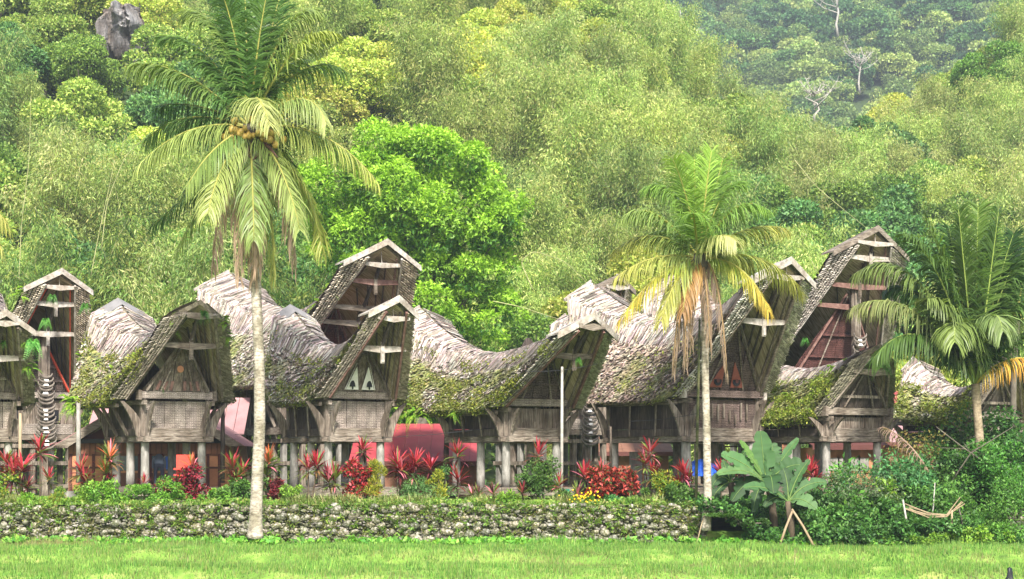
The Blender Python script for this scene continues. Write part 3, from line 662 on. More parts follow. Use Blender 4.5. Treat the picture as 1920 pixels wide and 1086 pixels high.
# ------------------------------------------------------------------ ground
def sstep(x, a, b): t = np.clip((x-a)/(b-a), 0, 1); return t*t*(3-2*t)
_ph = rng.uniform(0, 6.28, 40)
def wob(x, y, f):
    z = 0*x
    for i in range(6): z = z+np.sin(x*f*(.6+.35*i)+y*f*(.9-.2*i)+_ph[i])*np.cos(y*f*(.5+.3*i)-x*f*.3*i+_ph[i+6])/(1+.5*i)
    return z/2.2
def gridobj(name, xs, ys, zf, mat, smooth=True):
    X, Y = np.meshgrid(xs, ys); Z = zf(X, Y); v = np.stack([X, Y, Z], -1).reshape(-1, 3); n, m = X.shape
    i, j = np.meshgrid(np.arange(n-1), np.arange(m-1), indexing='ij'); q = (i*m+j).reshape(-1, 1)
    return link(name, meshdata(name, v, np.concatenate([q, q+1, q+m+1, q+m], 1), mat, smooth=smooth), kind='structure')
WX = PX(1312, 60)                        # where the stone wall gives way to the planted bank
def field_z(X, Y):
    yy = Y+.9*wob(X, 0*Y, .35); bund = -.24*sstep(-yy, -53.2, -52.5)-.22*sstep(-yy, -47.6, -47.0)+.14*np.exp(-((yy-53.9)/.6)**2)+.14*np.exp(-((yy-48.3)/.5)**2)
    return bund+.07*wob(X, Y, 1.1)+.05*wob(X, Y, 3.1)-.02
gridobj('field', np.linspace(-32, 32, 260), np.linspace(30, 62, 220), field_z, M['grassg'])
b = MB(); b.box(-900, 900, -60, 1400, -1.0, -.55); b.build('plain', M['grassg'], kind='structure')
def terr_z(X, Y):
    bank = sstep(X, WX+.2, WX+2.5)      # the bank slopes down towards the field on the east side
    return TERR*(1-bank)+bank*(TERR*sstep(Y, 58.8, 63.2))+.03*wob(X, Y, 1.5)+.02
gridobj('terrace', np.linspace(-34, 34, 240), np.concatenate([np.linspace(60.12, 66, 42), np.linspace(67, 102, 24)]), terr_z, M['grassg'])
gridobj('bank', np.linspace(WX+.05, 34, 90), np.linspace(58.4, 60.45, 14), lambda X, Y: TERR*sstep(Y, 58.8, 63.2)+.03*wob(X, Y, 1.5)+.02, M['grassg'])
hx = np.array([-150, -60, -30, 0, 12, 18, 22, 28, 36, 44, 52, 58, 66, 150]); hh = np.array([56, 56, 54, 50, 44, 36, 31, 29, 29, 33, 38, 40, 42, 44])
def hill_z(X, Y):
    H = np.interp(X, hx, hh); t = np.clip((Y-98)/112, 0, 1.0)
    f = .55*t+.45*sstep(Y, 98, 205)
    return 1.15+H*f*(1-sstep(Y, 212, 300)*.85)+wob(X, Y, .12)*2.2*sstep(Y, 100, 120)
gridobj('hillside', np.linspace(-150, 150, 130), np.linspace(97, 330, 110), hill_z, M['forestg'])
def far_z(X, Y): return 3+.43*np.maximum(Y-300, 0)*(1-sstep(Y, 720, 900)*.3)+wob(X, Y, .03)*9*sstep(Y, 320, 400)+.10*(X-40)*sstep(Y, 320, 500)
gridobj('far_hillside', np.linspace(-260, 420, 90), np.linspace(300, 900, 80), far_z, M['forestg'])

# ------------------------------------------------------------------ stone wall, stone by stone
wall = empty('stone_wall', (0, 60.2, 0), label='long dry stone retaining wall with moss between its rounded stones', cat='stone wall')
b = MB(); b.box(-33, WX, .0, .35, -.15, 1.16); b.build('mossy_core', M['earth'], wall)
def rock_mesh(name, seed, mat, n=8, m=5, rough=.16):
    r = np.random.default_rng(seed); v = [(0, 0, -.5)]
    for j in range(1, m):
        ph = math.pi*j/m
        for i in range(n):
            a = 2*math.pi*(i+.3*j)/n; k = 1+r.normal(0, rough)
            sx = abs(math.cos(a))**.75*math.copysign(1, math.cos(a)); sy = abs(math.sin(a))**.75*math.copysign(1, math.sin(a))
            v.append((.56*k*math.sin(ph)**.7*sx, .5*k*math.sin(ph)**.7*sy, -.52*math.cos(ph)*(1+r.normal(0, .06))))
    v.append((0, 0, .5)); f = []
    for i in range(n):
        f.append((0, 1+(i+1) % n, 1+i)); l = 1+(m-2)*n; f.append((len(v)-1, l+i, l+(i+1) % n))
        for j in range(m-2): a = 1+j*n; f.append((a+i, a+(i+1) % n, a+n+(i+1) % n, a+n+i))
    k = r.uniform(.75, 1.25); t = np.array([k*r.uniform(.95, 1.08), k, k*r.uniform(.88, 1.0)])
    return meshdata(name, np.array(v), f, mat, np.tile(t, (len(v), 1)), smooth=True)
rocks = [rock_mesh('stone', 50+i, M['stone']) for i in range(18)]
slots = []
for row in range(5):
    x = PX(-10, 60)-.5; 
    while x < WX-.05:
        w = rng.uniform(.19, .42); h_ = w*rng.uniform(.6, .95)
        if rng.random() > .1: slots.append((x+w/2, .13+row*.232+rng.normal(0, .04), w, min(h_, .31), rng.uniform(-.5, .5), rng.integers(18), rng.uniform(-.03, .07)))
        x += w*.97
for x in np.arange(PX(-5, 60), WX-.1, .31):
    if rng.random() < .5: w = rng.uniform(.16, .34); slots.append((x, 1.16+rng.uniform(-.03, .06), w, w*.62, rng.uniform(-.3, .3), rng.integers(18), .0))
slots.sort(key=lambda q: -q[2]*q[3])
for q in slots[:300]:
    o = link('stone', rocks[q[5]], wall); o.location = (q[0], -.02-q[6], q[1]); o.scale = (q[2]*.95, .30, q[3]*1.0); o.rotation_euler = (rng.uniform(-.2, .2), q[4], rng.uniform(-.2, .2))
vs, fs, ts = [], [], []; nb_ = 0
small = [q for q in slots[300:]]+[(rng.uniform(PX(-10, 60), WX), rng.uniform(.02, 1.13), rng.uniform(.05, .13), rng.uniform(.04, .09), 0, rng.integers(18), rng.uniform(-.02, .05)) for _ in range(2200)]
for q in small:
    me = rocks[q[5]]; v = np.array([x.co for x in me.vertices])*[q[2]*.98, .26, q[3]]; c_, s_ = math.cos(q[4]), math.sin(q[4])
    v = np.stack([v[:, 0]*c_+v[:, 2]*s_, v[:, 1], -v[:, 0]*s_+v[:, 2]*c_], 1)+[q[0], -.02-q[6], q[1]]
    vs.append(v); fs += [tuple(i+nb_ for i in p.vertices) for p in me.polygons]; nb_ += len(v); ts.append(np.full((len(v), 3), rng.uniform(.55, 1.25)))
obj('rubble', np.concatenate(vs), fs, M['stone'], wall, np.concatenate(ts), True, kind='stuff')
n = 2500; x = rng.uniform(PX(-10, 60), WX, n*3); z = rng.uniform(0, 1.2, n*3); q = wob(x, z*1.3, 2.6)+.7*wob(x+9, z, 7)+rng.normal(0, .5, n*3)+.25*np.abs(z-.6); i = np.argsort(-q)[:n]
c = np.stack([x[i], -.05-.13*rng.random(len(i))**2, z[i]], 1); c = np.repeat(c, 7, 0)+rng.normal(0, .03, (n*7, 3)); L = rng.uniform(.035, .12, n*7)
link('wall_moss', leafmesh('wall_moss', c, rdir(n*7)+[0, -.6, .4], rdir(n*7)+[0, -1, .4], L, L*.45, pick([(.12, .16, .03), (.18, .22, .05), (.26, .27, .08), (.15, .13, .06)], n*7, .3)), wall, kind='stuff')
nt_ = 170; x = rng.uniform(PX(-10, 60), WX, nt_); z = rng.uniform(.05, 1.2, nt_)**.9; k = 22; c = np.repeat(np.stack([x, 0*x-.16, z], 1), k, 0)+rng.normal(0, .045, (nt_*k, 3)); L = rng.uniform(.06, .2, nt_*k)
link('wall_weed', leafmesh('wall_weed', c, rdir(nt_*k)+[0, -.7, .3], rdir(nt_*k)+[0, -.5, .8], L, L*.3, pick([(.14, .26, .04), (.22, .32, .06), (.10, .20, .03)], nt_*k, .25)), wall, kind='stuff')
# short wall on the east side
w2 = empty('stone_wall', (PX(1903, 60.5), 60.5, 0), label='short pale stone wall at the end of the shrub bank', cat='stone wall')
b = MB(); b.box(-.42, 1.6, 0, .5, .0, 1.2); b.build('mossy_core', M['earth'], w2)
for r_ in range(6):
    x = -.5
    while x < 1.5:
        w = rng.uniform(.18, .34); o = link('stone', rocks[rng.integers(18)], w2); o.location = (x+w/2, -.03, .3+r_*.16); o.scale = (w, .3, .2); o.rotation_euler = (0, rng.uniform(-.3, .3), 0); x += w*.95

# ------------------------------------------------------------------ grass
def blades(name, x, y, z, L, W, tint, lean=.35, kind='stuff'):
    n = len(x); a = rng.uniform(0, 6.28, n); sx, sy = np.cos(a)*W/2, np.sin(a)*W/2*.3; b_ = rng.uniform(0, 6.28, n); lx, ly = np.cos(b_)*L*lean*rng.random(n), np.sin(b_)*L*lean*rng.random(n)
    v = np.stack([np.stack([x-sx, y-sy, z-.01], 1), np.stack([x+sx, y+sy, z-.01], 1), np.stack([x+lx, y+ly, z+L], 1)], 1).reshape(-1, 3)
    return link(name, meshdata(name, v, np.arange(3*n).reshape(n, 3), M['grass'], np.repeat(tint, 3, 0)), kind=kind)
n = 200000; y = 41+19.3*rng.random(n)**.9; x = rng.uniform(-1, 1, n)*(y*.272+.5)
q = wob(x, y*1.6, .9)+.6*wob(x, y, 4.0); dry = np.clip(wob(x*.45+3, y*1.3, .55)*1.3-.5+rng.normal(0, .2, n), 0, 1)[:, None]
yw = y+.9*wob(x, 0*y, .35); edge = np.exp(-((yw-52.8)/.45)**2)*.9*(wob(x, 0*x, .6) > -.1)+np.exp(-((yw-47.2)/.5)**2)*.9*(wob(x+5, 0*x, .5) > 0)
dry = np.clip(dry+edge[:, None]*.8*rng.random((n, 1)), 0, .95)
q2 = wob(x*1.2, y*2.4, 1.7); gt = pick([(.10, .225, .035), (.15, .28, .05), (.21, .32, .07), (.06, .14, .02)], n, .3)*(1+.45*np.clip(q2, -1, 1))[:, None]; gt = gt*(1-dry)+pick([(.23, .165, .09), (.21, .18, .08), (.30, .22, .13)], n, .25)*dry
blades('grass', x, y, field_z(x, y), (.04+.09*rng.random(n)**2)*(1+1.3*np.clip(q, -.7, 1.8))*(1+.9*sstep(y, 57, 60)), .022+.02*rng.random(n), gt)
n = 60000; x = rng.uniform(-17.5, 18, n); y = 60.5+rng.random(n)**1.3*10
blades('terrace_grass', x, y, terr_z(x, y), .04+.12*rng.random(n)*np.where(y < 61.4, 1.4, .5), .025+0*x, pick([(.11, .22, .03), (.17, .30, .04), (.26, .34, .08)], n, .25))
nc_ = 420; cx = rng.uniform(-15, 15, nc_); cy = np.where(rng.random(nc_) < .6, np.where(rng.random(nc_) < .5, 53.4, 48.0)-.9*wob(cx, 0*cx, .35)+rng.normal(0, .45, nc_), rng.uniform(43, 59, nc_))
x = np.repeat(cx, 90)+rng.normal(0, .2, nc_*90); y = np.repeat(cy, 90)+rng.normal(0, .16, nc_*90); n = len(x)
blades('tussock_grass', x, y, field_z(x, y), rng.uniform(.05, .19, n), .022+0*x, pick([(.07, .17, .025), (.12, .25, .04), (.17, .30, .05), (.22, .26, .08)], n, .3))
nl_ = 520; x = rng.uniform(PX(-10, 60), WX, nl_); keep = wob(x, 0*x, 1.9)+rng.normal(0, .5, nl_) > -.1; x = x[keep]; k = 22
c = np.repeat(np.stack([x, 60.02+.2*rng.random(len(x)), 1.06+.16*rng.random(len(x))], 1), k, 0)+rng.normal(0, 1, (len(x)*k, 3))*[.11, .05, .06]; L = rng.uniform(.04, .13, len(c))
link('wall_edge_growth', leafmesh('wall_edge_growth', c, rdir(len(c))+[0, -.6, .2], rdir(len(c))+[0, -.5, .8], L, L*.4, pick([(.14, .25, .04), (.22, .31, .06), (.09, .17, .03), (.30, .31, .12)], len(c), .25)), kind='stuff')
# leafy weeds along the foot of the wall and in the grass
def weeds(name, x, y, zf, r, L, cols, k=12, up=.6):
    n = len(x); c = np.repeat(np.stack([x, y, zf(x, y)+L*.4], 1), k, 0)+rng.normal(0, r, (n*k, 3))*[1, 1, .35]
    l = rng.uniform(.5, 1.1, n*k)*L; c[:, 2] = np.maximum(c[:, 2], 0.0+np.repeat(zf(x, y), k))
    return link(name, leafmesh(name, c, rdir(n*k)*[1, 1, .6]+[0, 0, up], rdir(n*k)*.5+[0, -.4, 1], l, l*.6, pick(cols, n*k, .25)), kind='stuff')
LG = [(.12, .30, .03), (.18, .38, .05), (.09, .22, .03), (.25, .42, .06)]
x = np.concatenate([PX(rng.uniform(200, 520, 150), 59), PX(rng.uniform(820, 1000, 70), 59), PX(rng.uniform(540, 1310, 60), 59), PX(rng.uniform(0, 200, 30), 59), PX(rng.uniform(1310, 1920, 160), 59)])
weeds('ground_weeds', x, 59.5+rng.normal(0, .35, len(x)), field_z, .13, .2, LG, 16)
x = PX(np.array([120, 200, 620, 618, 560, 1250, 1700, 330, 1050, 1490, 1580]), 44); weeds('clover_patch', x, 43.5+rng.normal(0, 1.0, len(x)), field_z, .10, .14, [(.30, .45, .06), (.22, .40, .05)], 12)

# ------------------------------------------------------------------ hillside trees
def tube_arr(pts, r, n=5):
    b = MB(); b.tube(pts, r, n, caps=False); return b
def merge(name, mbs, mat, smooth=True):
    m = MB()
    for b_ in mbs: m.add(b_.v, b_.f)
    return meshdata(name, np.array(m.v), m.f, mat, smooth=smooth)
def blobs_foliage(name, centers, radii, n, L, cols, wr=.5, droop=-.1, shell=.55, inner_dark=True):
    centers = np.array(centers); radii = np.array(radii); w = radii**2/np.sum(radii**2); i = rng.choice(len(centers), n, p=w)
    d = rdir(n); d[:, 2] = np.where(rng.random(n) < .6, np.abs(d[:, 2]), d[:, 2]); rr = (shell+(1-shell)*rng.random(n)**.5)
    # small twigs: leaves gather in tufts
    c = centers[i]+d*(radii[i]*rr)[:, None]*[1, 1, .8]
    l = rng.uniform(.6, 1.25, n)*L
    t = pick(cols, n, .22)
    return leafmesh(name, c, d+rdir(n)*.9+[0, 0, droop], d+rdir(n)*.5, l, l*wr, t)
def tuft(c0, k, spread):                 # k points round each point
    return np.repeat(c0, k, 0)+rng.normal(0, spread, (len(c0)*k, 3))
BAM = [[(.27, .38, .09), (.37, .47, .12), (.48, .53, .18), (.16, .26, .05)],
       [(.18, .30, .07), (.26, .38, .10), (.11, .19, .045), (.36, .43, .13)],
       [(.38, .45, .14), (.30, .39, .11), (.46, .47, .20), (.22, .32, .08)],
       [(.08, .17, .03), (.15, .26, .05), (.05, .10, .022), (.26, .32, .07)]]
def bamboo_variant(seed, cols, H=13, nc=13):
    r = np.random.default_rng(seed); culms = []; C, D_, = [], []
    for i in range(nc):
        a = r.uniform(0, 6.28); out = r.uniform(.8, 3.4); h_ = H*r.uniform(.65, 1.05); p0 = np.array([math.cos(a)*.6, math.sin(a)*.6, 0])*r.random()
        tt = np.linspace(0, 1, 9); pts = [p0+np.array([math.cos(a)*out*t**2.4, math.sin(a)*out*t**2.4, h_*(t-.16*t**4)]) for t in tt]
        culms.append(tube_arr(pts, [.05*(1-.75*t) for t in tt], 4))
        for t in np.linspace(.12, 1, 46):
            p = pts[0]+0*pts[0]; k = min(int(t*8), 7); p = pts[k]+(pts[k+1]-pts[k])*(t*8-k)
            for _ in range(3 if t > .5 else 2):
                b_ = r.uniform(0, 6.28); l = r.uniform(.5, 1.7)*(1.1-.4*t); C.append(p+np.array([math.cos(b_)*l*.75, math.sin(b_)*l*.75, r.uniform(-.5, .3)])); D_.append((math.cos(b_)*.5, math.sin(b_)*.5, -.7))
    C, D_ = np.array(C), np.array(D_); k = 19; c = tuft(C, k, .27); n = len(c); L = rng.uniform(.15, .36, n)
    tn = pick(cols, len(C), .25); tn = np.repeat(tn, k, 0)*rng.uniform(.75, 1.25, (n, 1))
    return leafmesh('foliage', c, np.repeat(D_, k, 0)+rdir(n)*.65, rdir(n)+[0, -.2, .6], L, L*.18, tn), merge('culms', culms, M['culm'])
TRE = [[(.12, .23, .04), (.17, .30, .055), (.24, .37, .07), (.07, .14, .025)],
       [(.22, .33, .06), (.32, .43, .09), (.42, .48, .12), (.13, .20, .035)],
       [(.08, .20, .06), (.13, .28, .085), (.19, .34, .11), (.05, .11, .03)],
       [(.38, .46, .07), (.48, .54, .10), (.28, .36, .06), (.58, .56, .15)]]
def tree_variant(seed, cols, H=10, L=.36, n=21000):
    r = np.random.default_rng(seed); cen, rad, br = [], [], []
    for i in range(26):
        a = r.uniform(0, 6.28); q = r.random()**.5*3.3; z = H*(.45+.5*r.random()*(1-q/6)); cen.append((math.cos(a)*q, math.sin(a)*q, z)); rad.append(r.uniform(.75, 1.5))
        if i % 2 == 0: br.append(tube_arr([(0, 0, H*.25), (math.cos(a)*q*.4, math.sin(a)*q*.4, H*.25+(z-H*.25)*.55), cen[-1]], [.14, .09, .03], 5))
    br.append(tube_arr([(0, 0, -.5), (r.normal(0, .1), r.normal(0, .1), H*.3), (r.normal(0, .3), r.normal(0, .3), H*.75)], [.26, .18, .07], 7))
    return blobs_foliage('crown', cen, rad, n, L, cols), merge('trunk', br, M['bark'])
bam = [bamboo_variant(10+i, BAM[i % 4], [13, 14, 12.5, 15][i % 4]) for i in range(6)]
tre = [tree_variant(30+i, TRE[i % 4], [10, 9, 11, 8.5][i % 4], [.25, .25, .28, .26][i % 4]) for i in range(6)]
LANDM = [(75, 'the partly seen barn'), (150, 'the horned house'), (240, 'the ferny rear peak'), (330, 'the ferny barn'), (450, 'the coconut palm crown'), (560, 'the coconut palm trunk'), (680, 'the white-triangle barn'), (800, 'the whitish gable cap'), (900, 'the mossy saddle'), (1000, 'the mossy verge'),
         (1090, 'the bamboo-pole barn'), (1180, 'the small horned house'), (1290, 'the yellowing fronds'), (1400, 'the slender palm'), (1480, 'the largest barn'), (1560, 'its upper verge'), (1640, 'the highest gable'), (1720, 'the highest ridge cap'), (1820, 'the young palm'), (9999, 'the brown palm trunk')]
BANDS = [(0, 'cresting the slope'), (45, 'just under the crest'), (120, 'high on the slope'), (240, 'mid-slope'), (360, 'low on the slope'), (470, 'at the slope foot')]
bn = ['yellow-green feathery', 'cool green feathery', 'straw-tinged drooping', 'dark dense', 'olive arching', 'grey-green arching']
tn_ = ['deep green round-crowned', 'light green leafy', 'bluish green broad-leaved', 'lime-topped', 'dark spreading', 'pale green open']
USED = {}
def place_tree(kind, vi, x, y, z, s, rz, sz=1.0):
    px, py = 960+3600*x/y, 870-3600*(z+6*s-EYE)/y
    lm = next(n for a, n in LANDM if px < a); bd = [n for a, n in BANDS if py >= a or a == 0][-1]
    size = 'tall' if s*sz > 1.12 else 'small' if s < .85 else ''
    if kind == 'bamboo': lab, nm, cat, grp, me = f'{bn[vi]} {size} bamboo clump {bd} above {lm}', 'bamboo_clump', 'bamboo', 'bamboo clumps on the forested slope', bam[vi]
    else: lab, nm, cat, grp, me = f'{tn_[vi]} {size} tree {bd} above {lm}', 'forest_tree', 'tree', 'trees on the forested slope', tre[vi]
    lab = ' '.join(lab.split()); USED[lab] = USED.get(lab, 0)+1; lab += ['', ' farther back', ' farthest back', ' last back'][min(3, USED[lab]-1)]
    r_ = empty(nm, (x, y, z-.4), rz, label=lab, cat=cat, group=grp); r_.scale = (s, s, s*sz)
    link('foliage' if kind == 'bamboo' else 'crown', me[0], r_); link('culms' if kind == 'bamboo' else 'trunk', me[1], r_, kind='stuff' if kind == 'bamboo' else None)
y = 99.5; row = 0
while y < 216:
    hw_ = y*.2667+3.5; nx_ = max(4, int(2*hw_/6.6))
    for i in range(nx_+1):
        x = -hw_+2*hw_*(i+.5*(row % 2))/nx_+rng.normal(0, .9); yy = y+rng.normal(0, 1.3); z = float(hill_z(np.array(x), np.array(yy)))
        if x > hw_+1: continue
        px = 960+3600*x/yy; g = mnoise.noise((x*.06, yy*.05, 2.2)); s = rng.uniform(.85, 1.2)*(1+.0*g)
        py = 870-3600*(z+8-EYE)/yy
        if 120 < yy < 168 and any(abs(px-a) < c for a, c in ((224, 42), (112, 22), (362, 16))) and py < 190: continue
        if yy < 108:
            if px < 620: place_tree('bamboo', int(rng.choice([1, 3, 3, 2])), x, yy, z, s, rng.uniform(0, 6), 1.05)
            elif px < 1000: place_tree('tree', int(rng.choice([0, 2, 4])), x, yy, z, s*.8, rng.uniform(0, 6))
            elif px < 1560: place_tree('bamboo', int(rng.choice([0, 1, 2])), x, yy, z, s*.68, rng.uniform(0, 6))
            else: place_tree('bamboo' if rng.random() < .5 else 'tree', int(rng.choice([3, 0, 4])) , x, yy, z, s*.85, rng.uniform(0, 6))
            continue
        bright = (py < 330 and 560 < px < 1300)  # sunlit upper slope: sunshine put into the colour through paler, yellower plant variants
        if px > 1600 and yy < 150 and rng.random() < .55: place_tree('tree', int(rng.choice([0, 2, 4])), x, yy, z, s*1.02, rng.uniform(0, 6)); continue
        if g > .12 or (bright and g > -.15) or (px > 1430 and rng.random() < .6): place_tree('bamboo', int(rng.choice([0, 2, 2, 0, 4] if (bright or px > 1430) else [0, 1, 4, 5, 2])), x, yy, z, s, rng.uniform(0, 6))
        else: place_tree('tree', int(rng.choice([1, 3, 5, 3] if bright else [0, 1, 2, 3, 4, 5])), x, yy, z, s*1.02, rng.uniform(0, 6))
    y += 5.6+.012*(y-99); row += 1
# undergrowth filling between the trees
n = 52000; yy = 98+122*rng.random(n); x = rng.uniform(-1, 1, n)*(yy*.2667+5); z = hill_z(x, yy); k = 1
c = np.stack([x, yy, z+rng.uniform(0, 2.6, n)], 1); L = rng.uniform(.35, .8, n)
link('undergrowth', leafmesh('undergrowth', c, rdir(n)+[0, 0, .3], rdir(n)+[0, -.5, 1], L, L*.5, pick([(.05, .11, .025), (.09, .15, .035), (.15, .20, .05), (.03, .06, .016)], n, .3)), kind='stuff')
# far wooded slope, one mass of instanced crowns
src = bpy.data.collections.new('far_crowns')
far_src = []
for i, (cols, L) in enumerate([([(.10, .21, .06), (.15, .27, .08), (.06, .13, .035)], 1.0), ([(.16, .25, .07), (.24, .33, .10), (.10, .16, .04)], .8), ([(.06, .15, .055), (.10, .21, .075), (.035, .08, .03)], 1.1), ([(.22, .30, .08), (.32, .40, .12)], .9)]):
    r = np.random.default_rng(90+i); cen = [(math.cos(a)*q, math.sin(a)*q, 4+r.uniform(-1.5, 4)) for a, q in zip(r.uniform(0, 6.28, 14), 4*r.random(14)**.5)]
    me = blobs_foliage('far_crown', cen, r.uniform(1.2, 2.4, 14), 3800, L*.68, cols, .6); far_src.append(me)
n = 1500; pts = []
yy = 330+370*rng.random(n*2); xx = rng.uniform(-.02, .32, n*2)*yy; ok = np.ones(n*2, bool)
xx, yy = xx[:n], yy[:n]; zz = far_z(xx, yy)
fw = bpy.data.objects.new('far_forest', bpy.data.meshes.new('far_forest')); COL.objects.link(fw); fw['kind'] = 'stuff'
fw.data.vertices.add(n); fw.data.vertices.foreach_set('co', np.stack([xx, yy, zz-1], 1).astype(np.float32).ravel())
fw.data.attributes.new('idx', 'INT', 'POINT').data.foreach_set('value', rng.integers(0, 4, n).astype(np.int32))
fw.data.attributes.new('scl', 'FLOAT', 'POINT').data.foreach_set('value', rng.uniform(.8, 1.5, n).astype(np.float32))
fw.data.attributes.new('rot', 'FLOAT_VECTOR', 'POINT').data.foreach_set('vector', np.stack([0*xx, 0*xx, rng.uniform(0, 6.28, n)], 1).astype(np.float32).ravel())
srcs = []
for i, me in enumerate(far_src):
    o = bpy.data.objects.new('far_crown', me); src.objects.link(o); srcs.append(o)
ng = bpy.data.node_groups.new('scatter', 'GeometryNodeTree')
ng.interface.new_socket('Geometry', in_out='INPUT', socket_type='NodeSocketGeometry'); ng.interface.new_socket('Geometry', in_out='OUTPUT', socket_type='NodeSocketGeometry')
gi, go = ng.nodes.new('NodeGroupInput'), ng.nodes.new('NodeGroupOutput')
ci = ng.nodes.new('GeometryNodeCollectionInfo'); ci.inputs['Collection'].default_value = src; ci.inputs['Separate Children'].default_value = True; ci.inputs['Reset Children'].default_value = True
ip = ng.nodes.new('GeometryNodeInstanceOnPoints'); ip.inputs['Pick Instance'].default_value = True
def attr(nm, t):
    a = ng.nodes.new('GeometryNodeInputNamedAttribute'); a.data_type = t; a.inputs['Name'].default_value = nm; return a.outputs['Attribute']
ng.links.new(gi.outputs[0], ip.inputs['Points']); ng.links.new(ci.outputs[0], ip.inputs['Instance'])
ng.links.new(attr('idx', 'INT'), ip.inputs['Instance Index']); ng.links.new(attr('scl', 'FLOAT'), ip.inputs['Scale']); ng.links.new(attr('rot', 'FLOAT_VECTOR'), ip.inputs['Rotation'])
ng.links.new(ip.outputs[0], go.inputs[0])
md = fw.modifiers.new('scatter', 'NODES'); md.node_group = ng
# air
hz_ = bpy.data.materials.new('haze'); hz_.use_nodes = True; nt = hz_.node_tree; nt.nodes.clear()
ov = N(nt, 'ShaderNodeOutputMaterial'); pv = N(nt, 'ShaderNodeVolumePrincipled'); pv.inputs['Color'].default_value = (.80, .90, 1.0, 1); pv.inputs['Density'].default_value = HAZE; pv.inputs['Anisotropy'].default_value = .2
nt.links.new(pv.outputs[0], ov.inputs['Volume'])
if HAZE:
    b = MB(); b.box(-920, 920, -80, 1420, -1.8, 340); b.build('haze', hz_, kind='stuff')
# ------------------------------------------------------------------ palms
Zv = np.array([0, 0, 1.])
def frond(parent, p0, p1, p2, nl=80, L=1.0, droop=.5, c0=(.10, .20, .03), c1=(.2, .3, .05), w=.045, name='frond', rib=(.34, .33, .08), gap=0, label=None, wf_=1.):
    p0, p1, p2 = map(lambda q: np.array(q, float), (p0, p1, p2)); t = np.linspace(.10, 1, nl)[:, None]
    B = lambda t: (1-t)**2*p0+2*t*(1-t)*p1+t*t*p2; T = norm(2*(1-t)*(p1-p0)+2*t*(p2-p1)); pts = B(t)
    out = np.array([p2[0]-p0[0], p2[1]-p0[1], 0]); U = Zv-T*T[:, 2:]; U = U+.25*norm(np.array([-out[0], -out[1], .001]))*(np.abs(T[:, 2:])); U = norm(U-T*np.sum(U*T, 1, keepdims=True)); S = np.cross(T, U)
    V, TT = [], []
    for sg in (-1, 1):
        k = np.ones(nl, bool) if not gap else rng.random(nl) > gap
        P_, Tt, Ut, St, tt = pts[k], T[k], U[k], S[k]*sg, t[k]; m = len(P_)
        d = norm(St*.8+Tt*(.45+.35*tt)+Ut*.18+rng.normal(0, .07, (m, 3))); ll = 1.22*L*(.30+.70*np.sin(np.pi*(.12+.80*tt**.9)))*rng.uniform(.88, 1.08, (m, 1)); wd = .74*w*wf_*rng.uniform(.8, 1.2, (m, 1))
        dr = 1.15*droop*rng.uniform(.5, 1.6, (m, 1)); seg = []; q = P_
        side = norm(np.cross(d, Ut*.7+St*.0+rng.normal(0, .25, (m, 3)))); 
        for i, (fr, wf) in enumerate(((.0, .55), (.3, 1.), (.34, .85), (.36, .12))):
            q = q+d*ll*fr; seg += [q-side*wd*wf/2, q+side*wd*wf/2]; d = norm(d-Zv*dr*(.35+.45*i))
        V.append(np.stack(seg, 1).reshape(-1, 3)); mix = np.clip(tt+rng.normal(0, .12, (m, 1)), 0, 1)
        col = (np.array(c0)*(1-mix)+np.array(c1)*mix)*rng.uniform(.75, 1.25, (m, 1)); cc = np.repeat(col[:, None], 8, 1)
        cc[:, 6:] = cc[:, 6:]*.6+np.array(c1)*.55; TT.append(cc.reshape(-1, 3))
    V = np.concatenate(V); n = len(V)//8; i = np.arange(n)[:, None]*8; F = np.concatenate([i+[0, 1, 3, 2], i+[2, 3, 5, 4], i+[4, 5, 7, 6]])
    o = link(name, meshdata(name, V, F, M['frond'], np.concatenate(TT)), parent)
    if label: o['label'] = label
    b = MB(); s_ = np.linspace(0, 1, 12); b.tube([B(np.array([x]))[0] if False else tuple((1-x)**2*p0+2*x*(1-x)*p1+x*x*p2) for x in s_], [.045*(1-.85*x)+.004 for x in s_], 5, t=rib)
    b.build('midrib', M['bigleaf'], o, smooth=True); return o
def palm_trunk(parent, pts, r0, r1, mat, flare=1.5, step=.13):
    pts = [Vector(p) for p in pts]; L = []; tot = 0
    for a, b_ in zip(pts, pts[1:]): L.append((b_-a).length)
    tot = sum(L); q, rr = [], []; n = int(tot/step)
    for i in range(n+1):
        s = tot*i/n; k = 0; t = s
        while k < len(L)-1 and t > L[k]: t -= L[k]; k += 1
        q.append(pts[k].lerp(pts[k+1], t/L[k])); u = s/tot; r = r0+(r1-r0)*min(1, u*1.4)
        r *= 1+(flare-1)*math.exp(-s/.45); rr.append(r*(1+.035*(i % 2)+random.uniform(-.012, .012)))
    b = MB(); b.tube(q, rr, 14); b.build('trunk', mat, parent, smooth=True)
def rel(root, px, py, Y): return P(px, py, Y)-root.location
G0, G1, YG, YL, DK = (.055, .125, .025), (.115, .20, .045), (.20, .265, .07), (.38, .36, .09), (.03, .075, .015)
def rr_(*a): return rng.uniform(*a)
